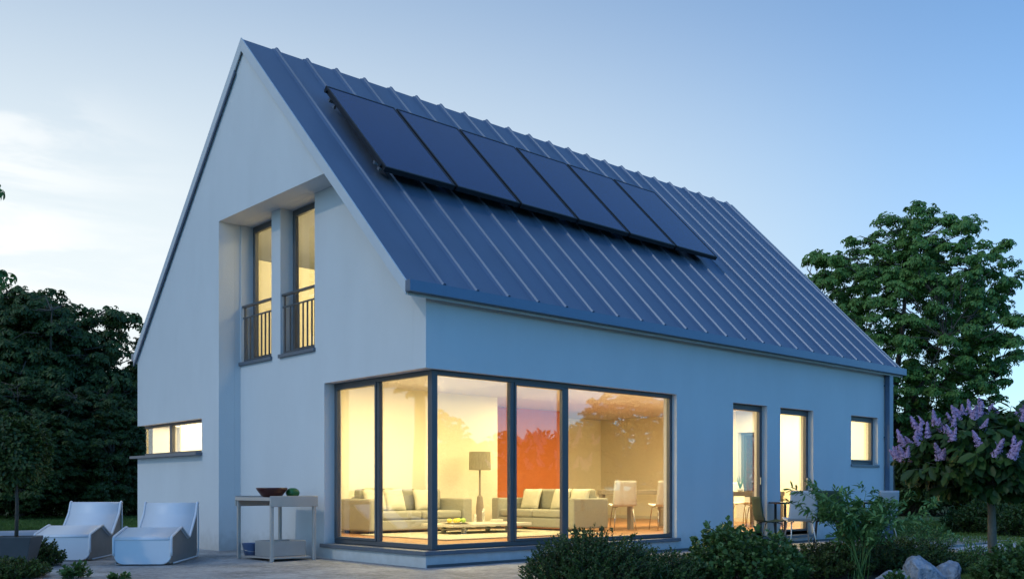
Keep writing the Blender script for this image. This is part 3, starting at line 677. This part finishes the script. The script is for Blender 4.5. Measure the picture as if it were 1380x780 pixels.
def shrub(name, rx, ry, H_, sprigs, nleaf, ln, hw, m, seed, upright=.6, spread=1.0, base=.05, stem_m='bark', pair=True, lean=.5, inner=.25):
    """sprigs: curved stems carrying leaves along their outer part"""
    g = np.random.default_rng(seed); e = empty(name); t = MB(); parts = []
    for s in range(sprigs):
        a = g.uniform(0, 2*math.pi); r = math.sqrt(g.uniform(0, 1)); q = np.array([math.cos(a)*r, math.sin(a)*r])
        dome = math.sqrt(max(0.0, 1-r**2.2*.85)); h = H_*dome*g.uniform(inner, 1.0)**.5*g.uniform(.86, 1.12)
        tip = np.array([q[0]*rx, q[1]*ry, max(h, .06)])
        out = np.array([q[0], q[1], upright*1.0+.15]); out = out/np.linalg.norm(out); out = out+g.normal(size=3)*.28*spread; out /= np.linalg.norm(out)
        L_ = min(.34*H_+.08, .42)*g.uniform(.7, 1.25)
        st = tip-out*L_; root = np.array([q[0]*rx*.45, q[1]*ry*.45, base*.0]); st[2] = max(st[2], .01)
        if s % 3 == 0: t.tube([tuple(root), tuple((root+st)/2+g.normal(size=3)*.02), tuple(st), tuple(tip)], [.007, .006, .004, .002], 4, cap=False)
        else: t.tube([tuple(st), tuple(tip)], [.003, .0015], 3, cap=False)
        k = nleaf; f = (np.arange(k)+.5)/k; P = st+(tip-st)*f[:, None]
        o1 = np.cross(out, g.normal(size=3)); o1 /= np.linalg.norm(o1); o2 = np.cross(out, o1)
        ph = np.arange(k)*2.4+g.uniform(0, 6)
        side = o1*np.cos(ph)[:, None]+o2*np.sin(ph)[:, None]
        D = side*(1-.45*f)[:, None]+out*(lean+.7*f**2)[:, None]+g.normal(size=(k, 3))*.15
        Nn = unit(out+np.array([0, 0, .8])+g.normal(size=(k, 3))*.3)
        sc = ln*g.uniform(.65, 1.15, k)*(1-.35*(f > .9))
        parts.append(leaf_arrays(P, D, Nn, sc, sc*hw, .25, .12))
    V, F = merge(parts); V[:, 2] = np.maximum(V[:, 2], .004)
    quads_mesh('foliage', V, F, m, e); t.build('stems', stem_m, e)
    return e
# big trees
T1 = chestnut('chestnut_tree', 3.85, 10.3, 1.8, 820, 27, 11, leaf=.135, trunk_r=.17, off=.45, lumpy=.35, padr=(.06, .12))
p = at(1200, 30); T1.location = (p[0], p[1], -.06); T1.rotation_euler = (0, 0, th0); tag(T1, 'tall spreading broadleaf tree behind the right end of the house', 'tree')
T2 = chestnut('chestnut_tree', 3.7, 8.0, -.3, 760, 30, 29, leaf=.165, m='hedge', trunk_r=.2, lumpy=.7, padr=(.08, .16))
gb = 'dark trees closing the garden behind the lawn'
def tree_copy(src, first, px, depth, sc, rz, label, grp, szz=None, cat='tree'):
    o = src if first else copy_tree(src); p = at(px, depth); o.location = (p[0], p[1], -.06); o.scale = (sc, sc, szz or sc); o.rotation_euler = (0, 0, rz)
    return tag(o, label, cat, grp)
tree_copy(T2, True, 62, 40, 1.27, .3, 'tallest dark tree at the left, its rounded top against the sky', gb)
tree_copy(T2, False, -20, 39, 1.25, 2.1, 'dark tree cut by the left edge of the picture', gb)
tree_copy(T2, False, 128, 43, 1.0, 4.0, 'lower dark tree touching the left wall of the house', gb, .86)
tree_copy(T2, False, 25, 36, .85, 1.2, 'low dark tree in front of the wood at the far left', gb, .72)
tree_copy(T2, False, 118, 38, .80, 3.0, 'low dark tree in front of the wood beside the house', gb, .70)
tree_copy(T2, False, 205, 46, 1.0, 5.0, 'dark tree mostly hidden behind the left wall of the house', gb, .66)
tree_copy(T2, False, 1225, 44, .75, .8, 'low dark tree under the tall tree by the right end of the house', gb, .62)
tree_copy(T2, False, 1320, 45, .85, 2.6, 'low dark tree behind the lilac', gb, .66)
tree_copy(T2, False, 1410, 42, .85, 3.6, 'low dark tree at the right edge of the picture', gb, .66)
T3 = chestnut('chestnut_tree', 3.0, 10.0, 4.6, 210, 26, 41, leaf=.2)
tree_copy(T3, True, -208, 20.5, 1.0, .2, 'tree leaning its twigs into the left edge of the picture', None)
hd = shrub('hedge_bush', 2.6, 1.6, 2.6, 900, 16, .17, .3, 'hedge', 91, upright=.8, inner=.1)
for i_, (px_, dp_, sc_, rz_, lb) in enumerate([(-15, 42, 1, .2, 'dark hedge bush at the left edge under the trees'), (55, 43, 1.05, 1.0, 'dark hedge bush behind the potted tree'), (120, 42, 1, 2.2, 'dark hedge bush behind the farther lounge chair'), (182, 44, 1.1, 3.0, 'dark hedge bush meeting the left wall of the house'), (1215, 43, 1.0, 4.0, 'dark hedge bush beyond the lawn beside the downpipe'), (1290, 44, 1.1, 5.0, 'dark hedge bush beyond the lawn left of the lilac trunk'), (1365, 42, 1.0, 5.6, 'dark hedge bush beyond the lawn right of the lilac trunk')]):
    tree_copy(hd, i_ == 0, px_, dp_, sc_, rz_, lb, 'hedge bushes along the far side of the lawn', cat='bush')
tree_copy(T2, False, 1030, 31, .55, 1.7, 'tree outside the far end window, seen through the left glazed door', None)
# trees across the garden, mirrored in the panes
for k, (vx, dpt, sc, zz, rz) in enumerate([(845, 44, .62, .62, 1.1), (735, 46, .50, .46, 2.3), (690, 50, .5, .42, 3.3), (640, 43, .48, .46, 5.1), (790, 52, .6, .5, .2), (900, 50, .6, .5, 4.4), (590, 46, .5, .5, 1.9)]):
    q = at(vx, dpt); o = copy_tree(T1 if k % 2 == 0 else T2); o.location = (q[0], -q[1], -.06); o.scale = (sc, sc, zz); o.rotation_euler = (0, 0, rz)
    tag(o, 'garden tree seen only as a reflection in the big panes', 'tree', 'trees mirrored in the big panes')
o = copy_tree(T3); q = at(550, 31); o.location = (-q[0], q[1], -.06); o.scale = (1, 1, .86); tag(o, 'garden tree seen only as leaves mirrored in the gable glazing', 'tree')
# lilac
def lilac():
    g = np.random.default_rng(3); e = empty('lilac_tree'); t = MB()
    t.tube([(.03, 0, -.05), (.0, 0, .35), (.03, .02, .75), (-.08, 0, 1.05), (-.22, .02, 1.3)], [.075, .06, .052, .05, .035], 10)
    t.tube([(.03, .02, .75), (.12, .05, 1.1), (.3, .1, 1.5)], [.05, .04, .02], 8)
    tips = []; parts = []; flw = []
    N_ = 330
    for s in range(N_):
        a = g.uniform(0, 2*math.pi); c = g.uniform(-.80, 1); r = math.sqrt(1-c*c)*g.uniform(.55, 1)**.4
        tip = np.array([math.cos(a)*r*1.42, math.sin(a)*r*1.3, 1.55+.72*c*g.uniform(.8, 1.05)])
        st = np.array([tip[0]*.45, tip[1]*.45, 1.35+(tip[2]-1.55)*.4])
        if s % 2 == 0: t.tube([(-.1, 0, 1.15), tuple((st+np.array([-.1, 0, 1.15]))/2+g.normal(size=3)*.05), tuple(st), tuple(tip)], [.018, .013, .009, .004], 4, cap=False)
        k = 13; f = np.linspace(.35, 1, k); P = st+(tip-st)*f[:, None]; out = unit(tip-st)
        D = g.normal(size=(k, 3))*.55+out*.5+np.array([0, 0, -.85]); Nn = out+np.array([0, 0, .7])+g.normal(size=(k, 3))*.3
        sc = .235*g.uniform(.55, 1.2, k); parts.append(leaf_arrays(P, D, Nn, sc, sc*.22, .25, .1))
        if c > -.12 and g.uniform() < .34: tips.append((tip, out))
    V, F = merge(parts); quads_mesh('crown', V, F, 'lilacleaf', e); t.build('trunk', 'lilacbark', e, smooth=True)
    # flower panicles: cones of tiny florets
    protos = []
    for v in range(4):
        n_ = 420; h = g.uniform(0, 1, n_)**1.1; a = g.uniform(0, 2*math.pi, n_); lump = 1+.28*np.sin(h*24+v)+.2*np.sin(a*3+v*2)
        rr = .043*(1-h)**.75*lump+.006; Ls = .27
        P = np.stack([np.cos(a)*rr, np.sin(a)*rr, h*Ls], 1); on = unit(np.stack([np.cos(a), np.sin(a), .5+0*a], 1))
        t1 = unit(np.cross(on, g.normal(size=(n_, 3)))); V, F = leaf_arrays(P-t1*.010, t1, on+g.normal(size=(n_, 3))*.3, .021, .0095, .1, -.1)
        protos.append(quads_mesh('flower_panicle', V, F, 'lilac', e))
    k = 0
    for tip, out in sorted(tips, key=lambda q: q[0][0]*RV[0]*0-(-q[0][0]*FV[0]-q[0][1]*FV[1]))[:92]:
        for rep in range(1 if g.uniform() < .6 else 2):
            src = protos[k % 4]; o = src if k < 4 else src.copy()
            if k >= 4: C.objects.link(o); o.parent = e
            dirn = Vector((out[0]*.55+g.normal()*.3, out[1]*.55+g.normal()*.3, 1)).normalized()
            o.location = Vector(tip)+Vector((g.normal()*.04, g.normal()*.04, -.03)); o.rotation_euler = dirn.to_track_quat('Z', 'Y').to_euler(); s_ = g.uniform(.55, 1.1); o.scale = (s_*1.1, s_*1.1, s_); k += 1
            if k >= 98: return e
    return e
lil = lilac(); p = at(1337, 15.2); lil.location = (p[0], p[1], 0); lil.scale = (1.08, 1.08, 1.06); tag(lil, 'small lilac tree with drooping leaves and purple flower spikes', 'tree')
# shrubs of the bed, near to far
B1 = shrub('boxwood_bush', .86, .62, .68, 900, 22, .038, .30, 'box', 51, upright=.7)
p = at(800, 11.0); B1.location = (p[0], p[1], -.03); B1.rotation_euler = (0, 0, th0); tag(B1, 'dense dark boxwood bush in front of the big window', 'bush')
B2 = shrub('boxwood_bush', .55, .5, .46, 420, 20, .036, .30, 'box', 52, upright=.6)
p = at(890, 11.3); B2.location = (p[0], p[1], -.03); B2.rotation_euler = (0, 0, th0); tag(B2, 'smaller dark boxwood bush to the right of the one before the big window', 'bush')
B3 = shrub('broadleaf_bush', .78, .55, .66, 300, 13, .075, .40, 'broad', 53, upright=1.3, spread=.8)
p = at(1005, 11.6); B3.location = (p[0], p[1], -.03); B3.rotation_euler = (0, 0, th0); tag(B3, 'upright bush with rounder lighter leaves below the glazed doors', 'bush')
B4 = shrub('broadleaf_bush', .55, .4, .76, 110, 13, .075, .42, 'broad', 54, upright=1.8, spread=.6, inner=.5)
p = at(975, 12.0); B4.location = (p[0], p[1], -.03); tag(B4, 'taller loose bush with shoots rising against the blue wall', 'bush')
B5 = shrub('boxwood_bush', 1.15, .7, .50, 820, 20, .045, .28, 'hedge', 55, upright=.5)
p = at(1195, 13.2); B5.location = (p[0], p[1], -.03); B5.rotation_euler = (0, 0, th0); tag(B5, 'wide dark bush behind the boulders', 'bush')
B6 = shrub('boxwood_bush', .8, .5, .46, 520, 18, .042, .28, 'hedge', 56, upright=.5)
p = at(1100, 12.6); B6.location = (p[0], p[1], -.03); B6.rotation_euler = (0, 0, th0); tag(B6, 'dark low bush at the foot of the bamboo', 'bush')
def bamboo():
    g = np.random.default_rng(9); e = empty('bamboo'); t = MB(); parts = []
    for s in range(26):
        a = g.uniform(0, 6.28); r = g.uniform(0, .14); lean = np.array([g.normal()*.25, g.normal()*.25, 0]); H_ = g.uniform(.75, 1.2)
        base = np.array([math.cos(a)*r, math.sin(a)*r, -.02]); pts = [base, base+lean*.25+np.array([0, 0, H_*.4]), base+lean*.7+np.array([0, 0, H_*.75]), base+lean*1.5+np.array([0, 0, H_])]
        t.tube([tuple(q) for q in pts], [.006, .005, .004, .002], 5)
        for b_ in range(10):
            f = g.uniform(.5, 1); k = 1+(f > .75); ff = (f-(.4 if k == 1 else .75))/(.35 if k == 1 else .25); ff = min(max(ff, 0), 1)
            q = pts[k]*(1-ff)+pts[k+1]*ff if k < 3 else pts[3]
            dr = g.normal(size=3); dr[2] = abs(dr[2])*.5+.25; dr /= np.linalg.norm(dr); ln = g.uniform(.1, .26); tip = q+dr*ln
            t.tube([tuple(q), tuple(tip)], [.002, .001], 3, cap=False)
            kk = 10; fq = np.linspace(.25, 1, kk); P = q+(tip-q)*fq[:, None]; D = dr*.8+g.normal(size=(kk, 3))*.55+np.array([0, 0, -.15])
            sc = .10*g.uniform(.6, 1.25, kk); parts.append(leaf_arrays(P, D, np.array([0, 0, 1.0])+g.normal(size=(kk, 3))*.35, sc, sc*.14, .2, .2))
    V, F = merge(parts); quads_mesh('foliage', V, F, 'bamboo', e); t.build('stems', 'bamboo', e)
    return e
bm = bamboo(); p = at(1157, 12.3); bm.location = (p[0], p[1], -.03); tag(bm, 'airy bamboo with narrow leaves standing before the end of the long wall', 'bamboo')
# planting at the left
pz = at(22, 13.2)
po = empty('potted_tree', (pz[0], pz[1], 0), label='small round headed tree in a dark square pot at the left', cat='potted tree')
b = MB(); w0, w1, h_ = .17, .27, .46
q = [b.b.verts.new((sx*w, sy*w, z)) for z, w in ((0, w0), (h_, w1)) for sx, sy in ((-1, -1), (1, -1), (1, 1), (-1, 1))]
for f in ((3, 2, 1, 0), (0, 1, 5, 4), (1, 2, 6, 5), (2, 3, 7, 6), (3, 0, 4, 7)): b.b.faces.new([q[i] for i in f])
iq = [b.b.verts.new((sx*(w1-.03), sy*(w1-.03), z)) for z in (h_, h_-.05) for sx, sy in ((-1, -1), (1, -1), (1, 1), (-1, 1))]
for i in range(4): b.b.faces.new([q[4+i], q[4+(i+1) % 4], iq[(i+1) % 4], iq[i]]); b.b.faces.new([iq[i], iq[(i+1) % 4], iq[4+(i+1) % 4], iq[4+i]])
b.b.faces.new(iq[4:]); b.build('pot', 'pot', po, bevel=.008)
po.rotation_euler = (0, 0, th0+.15)
MB().tube([(0, 0, h_-.06), (.01, 0, .9), (-.01, .01, 1.25), (0, 0, 1.6)], [.028, .024, .022, .012], 8).build('trunk', 'bark', po, smooth=True)
g = np.random.default_rng(77); k = 5200; dd = unit(g.normal(size=(k, 3))); P = dd*(g.uniform(.3, 1, k)**.35)[:, None]*np.array([.42, .42, .46])*(1+.14*np.sin(6*dd[:, 0:1]+4*dd[:, 2:3])+.1*np.sin(13*dd[:, 1:2]))*g.uniform(.8, 1.12, (k, 1))+np.array([0, 0, 1.62])
V, F = leaf_arrays(P, dd+g.normal(size=(k, 3))*.7, dd+np.array([0, 0, .6]), .07, .017, .2, .2); quads_mesh('crown', V, F, 'hedge', po)
L1 = shrub('juniper_bush', .62, .5, .27, 420, 20, .045, .24, 'hedge', 61, upright=.5)
p = at(0, 12.0); L1.location = (p[0], p[1], -.0); tag(L1, 'dark low bush in front of the potted tree', 'bush')
L2 = shrub('juniper_bush', .40, .34, .40, 260, 20, .042, .26, 'hedge', 62, upright=.6)
p = at(50, 13.9); L2.location = (p[0], p[1], -.0); tag(L2, 'dark bush spilling out behind the right side of the dark pot', 'bush')
L3 = shrub('leafy_plant', .20, .16, .20, 26, 12, .07, .3, 'broad', 63, upright=1.0)
p = at(104, 12.0); L3.location = (p[0], p[1], -.0); tag(L3, 'small leafy shoots sprouting at the bottom edge near the loungers', 'plant')
L4 = shrub('leafy_plant', .16, .12, .10, 14, 12, .06, .3, 'broad', 64, upright=1.0)
p = at(160, 11.8); L4.location = (p[0], p[1], -.02); tag(L4, 'few tiny leaves poking up under the nearer lounge chair', 'plant')
# planting at the right
R1 = shrub('leafy_shrub', .62, .5, .52, 260, 15, .065, .36, 'broad', 71, upright=1.0)
p = at(1375, 11.2); R1.location = (p[0], p[1], -.03); tag(R1, 'light green leafy shrub at the bottom right corner', 'bush')
R2 = shrub('leafy_shrub', .8, .6, .62, 80, 14, .085, .2, 'bamboo', 72, upright=.8, spread=1.4)
p = at(1248, 19.0); R2.location = (p[0], p[1], -.05); tag(R2, 'loose pale leaved shrub on the lawn beside the downpipe', 'bush')
R3 = shrub('leafy_shrub', 1.3, .8, .95, 520, 14, .10, .25, 'box', 73, upright=.8, spread=1.2)
p = at(1335, 25); R3.location = (p[0], p[1], -.05); R3.rotation_euler = (0, 0, th0); tag(R3, 'dark shrub behind the lilac trunk beyond the path', 'bush')
R4 = copy_tree(R3); p = at(1400, 23); R4.location = (p[0], p[1], -.05); tag(R4, 'dark shrub beyond the path at the right edge', 'bush')
R5 = shrub('grass_tuft', .30, .2, .34, 46, 9, .13, .06, 'bamboo', 74, upright=1.4, spread=1.3)
p = at(1362, 13.6); R5.location = (p[0], p[1], -.03); tag(R5, 'tuft of long thin blades to the right of the lilac trunk', 'plant')
R6 = copy_tree(R5); p = at(1312, 14.6); R6.location = (p[0], p[1], -.04); tag(R6, 'tuft of long thin blades to the left of the lilac trunk', 'plant')
R7 = copy_tree(L3); p = at(1207, 10.6); R7.location = (p[0], p[1], 0); tag(R7, 'small leafy sprout growing in front of the low left boulder', 'plant')
# lawn blades where the lawn is near enough to show them
g = np.random.default_rng(5)
def blades(n_, pxa, pxb, d0, d1, ln):
    px = g.uniform(pxa, pxb, n_); dp = g.uniform(d0, d1, n_); l = (px-690)/FPX*dp
    P = np.stack([CX+RV[0]*l+FV[0]*dp, CY+RV[1]*l+FV[1]*dp, np.full(n_, -.06)], 1)
    D = np.array([0, 0, 1.0])+g.normal(size=(n_, 3))*.35; L_ = ln*g.uniform(.5, 1.3, n_)
    return leaf_arrays(P, D, g.normal(size=(n_, 3)), L_, L_*.06, .1, .3)
V, F = merge([blades(30000, 1225, 1420, 10.6, 15.2, .055), blades(26000, 1200, 1420, 20, 34, .09), blades(24000, -40, 200, 27, 40, .10)])
ok = []
gr_ = quads_mesh('grass', V, F, 'grass'); tag(gr_, 'short green lawn grass', 'grass', kind='stuff')
# ------------------------------------------------------------------ light
def area(name, loc, sx, sy, power, col, up=False):
    l = bpy.data.lights.new(name, 'AREA'); l.shape = 'RECTANGLE'; l.size = sx; l.size_y = sy; l.energy = power; l.color = col
    o = bpy.data.objects.new(name, l); C.objects.link(o); o.location = loc
    if up: o.rotation_euler = (math.pi, 0, 0)
    return o
warm = (1.0, .81, .41)
area('living_room_light', (2.6, 2.9, 3.12), 3.4, 2.8, 145, warm)
area('sofa_corner_light', (7.2, 3.4, 3.12), 2.4, 3.0, 95, warm)
area('dining_light', (9.6, 3.0, 3.12), 3.0, 3.0, 125, warm)
area('end_room_light', (12.2, 2.4, 3.12), 1.6, 3.0, 85, warm)
area('kitchen_light', (.9, 7.6, 3.12), 1.2, 2.2, 90, (1, .85, .55))
area('upper_room_light', (2.4, 4.4, 6.6), 1.6, 1.8, 70, warm)
def lamp(name, loc, power, col=warm, rad_=.10):
    l = bpy.data.lights.new(name, 'POINT'); l.energy = power; l.color = col; l.shadow_soft_size = rad_
    o = bpy.data.objects.new(name, l); C.objects.link(o); o.location = loc; return o
lamp('living_room_fill', (2.2, 2.4, 2.9), 25)  # these unseen fill lights are added to warm the window reveals
lamp('dining_fill', (7.5, 1.6, 2.9), 35)
lamp('end_room_fill', (11.3, 1.4, 2.9), 35)
lamp('upper_room_fill', (1.3, 5.0, 5.6), 14)
sd = bpy.data.lights.new('sun', 'SUN'); sd.energy = .27; sd.angle = rad(1.6); sd.color = (1, .91, .76)
so = bpy.data.objects.new('sun', sd); C.objects.link(so)
SE, SA = 40.0, 182.0       # elevation, direction to the sun measured from +X
sv = Vector((math.cos(rad(SE))*math.cos(rad(SA)), math.cos(rad(SE))*math.sin(rad(SA)), math.sin(rad(SE))))
so.rotation_euler = sv.to_track_quat('Z', 'Y').to_euler()
# ------------------------------------------------------------------ sky
w = bpy.data.worlds.new('World'); S.world = w; w.use_nodes = True; nt = w.node_tree; N = nt.nodes; L = nt.links
bg = N['Background']; sky = N.new('ShaderNodeTexSky'); sky.sky_type = 'NISHITA'; sky.sun_disc = False
sky.sun_elevation = rad(SE); sky.sun_rotation = rad(90-SA); sky.air_density = 1.0; sky.dust_density = .6; sky.ozone_density = 1.5
tc = N.new('ShaderNodeTexCoord')
def math_(op, a, b=None, c=None):
    n = N.new('ShaderNodeMath'); n.operation = op
    for i, v in enumerate((a, b, c)):
        if v is None: continue
        if isinstance(v, (int, float)): n.inputs[i].default_value = v
        else: L.new(v, n.inputs[i])
    return n.outputs[0]
def rng_(v, a, b, c, d, smooth=True):
    n = N.new('ShaderNodeMapRange'); n.interpolation_type = 'SMOOTHSTEP' if smooth else 'LINEAR'
    L.new(v, n.inputs[0]); 
    for i, q in enumerate((a, b, c, d)): n.inputs[i+1].default_value = q
    return n.outputs[0]
def dotp(v):
    n = N.new('ShaderNodeVectorMath'); n.operation = 'DOT_PRODUCT'; L.new(tc.outputs['Generated'], n.inputs[0]); n.inputs[1].default_value = v; return n.outputs['Value']
sep = N.new('ShaderNodeSeparateXYZ'); L.new(tc.outputs['Generated'], sep.inputs[0])
# brightness of the western sky over the wood: thin lit cloud veil
gx = dotp((-.15, .97, .10)); glow = rng_(gx, .30, .92, 0, 1); low = rng_(sep.outputs[2], .14, .50, 1, 0)
veil = math_('POWER', math_('MULTIPLY', glow, low), .75)
mp = N.new('ShaderNodeMapping'); mp.inputs['Scale'].default_value = (1.6, 1.6, 8.0); L.new(tc.outputs['Generated'], mp.inputs[0])
cn = N.new('ShaderNodeTexNoise'); cn.inputs['Scale'].default_value = 3.2; cn.inputs['Detail'].default_value = 7; cn.inputs['Roughness'].default_value = .55; cn.inputs['Distortion'].default_value = .4; L.new(mp.outputs[0], cn.inputs['Vector'])
cl = rng_(cn.outputs[0], .40, .60, 0, 1); cm = rng_(gx, .80, .97, 0, 1); cz = math_('MULTIPLY', rng_(sep.outputs[2], .31, .38, 1, 0), cm)
clouds = math_('MULTIPLY', cl, cz)
tint = N.new('ShaderNodeMix'); tint.data_type = 'RGBA'; tint.blend_type = 'MULTIPLY'; tint.inputs[0].default_value = 1; L.new(sky.outputs[0], tint.inputs[6]); 
back = rng_(dotp((.42, .90, 0)), -.35, .45, 0, 1)
tb = N.new('ShaderNodeMix'); tb.data_type = 'RGBA'; L.new(back, tb.inputs[0]); tb.inputs[6].default_value = (.33, .80, 1.25, 1); tb.inputs[7].default_value = (.56, .78, .92, 1); L.new(tb.outputs[2], tint.inputs[7])
def mixc(fac, a, col, sc=1.0):
    m_ = N.new('ShaderNodeMix'); m_.data_type = 'RGBA'; f = math_('MULTIPLY', fac, sc); L.new(f, m_.inputs[0]); L.new(a, m_.inputs[6]); m_.inputs[7].default_value = (*col, 1); return m_.outputs[2]
glow0 = rng_(gx, .05, .95, 0, 1)
lowb = rng_(sep.outputs[2], .10, .50, 1, 0)
c0 = mixc(math_('MULTIPLY', glow0, 1.0), tint.outputs[2], (1.95, 2.6, 3.45), .85)
c1 = mixc(math_('MULTIPLY', lowb, rng_(gx, -.05, .55, 0, 1)), c0, (3.1, 3.8, 4.15), .8)
c2 = mixc(veil, c1, (4.3, 4.65, 4.75), .95)
c2 = mixc(rng_(dotp((-.98, .05, .15)), .2, .95, 0, 1), c2, (2.1, 2.55, 2.85), .42)
c3 = mixc(clouds, c2, (5.6, 5.5, 5.3), .85)
L.new(c3, bg.inputs[0]); bg.inputs[1].default_value = 0.1
# ------------------------------------------------------------------ camera and view
cd = bpy.data.cameras.new('camera'); co = bpy.data.objects.new('camera', cd); C.objects.link(co); S.camera = co
co.location = (CX, CY, CH); co.rotation_euler = (rad(90), 0, th)
cd.sensor_width = 36; cd.lens = FPX/1380*36; cd.shift_y = (659-390)/1380; cd.clip_end = 3000; cd.clip_start = .1
S.view_settings.view_transform = 'Standard'; S.view_settings.look = 'None'; S.view_settings.gamma = 1; S.view_settings.exposure = 1.1
S.cycles.max_bounces = 8; S.cycles.transparent_max_bounces = 24; S.cycles.use_denoising = True; S.cycles.sample_clamp_indirect = 4
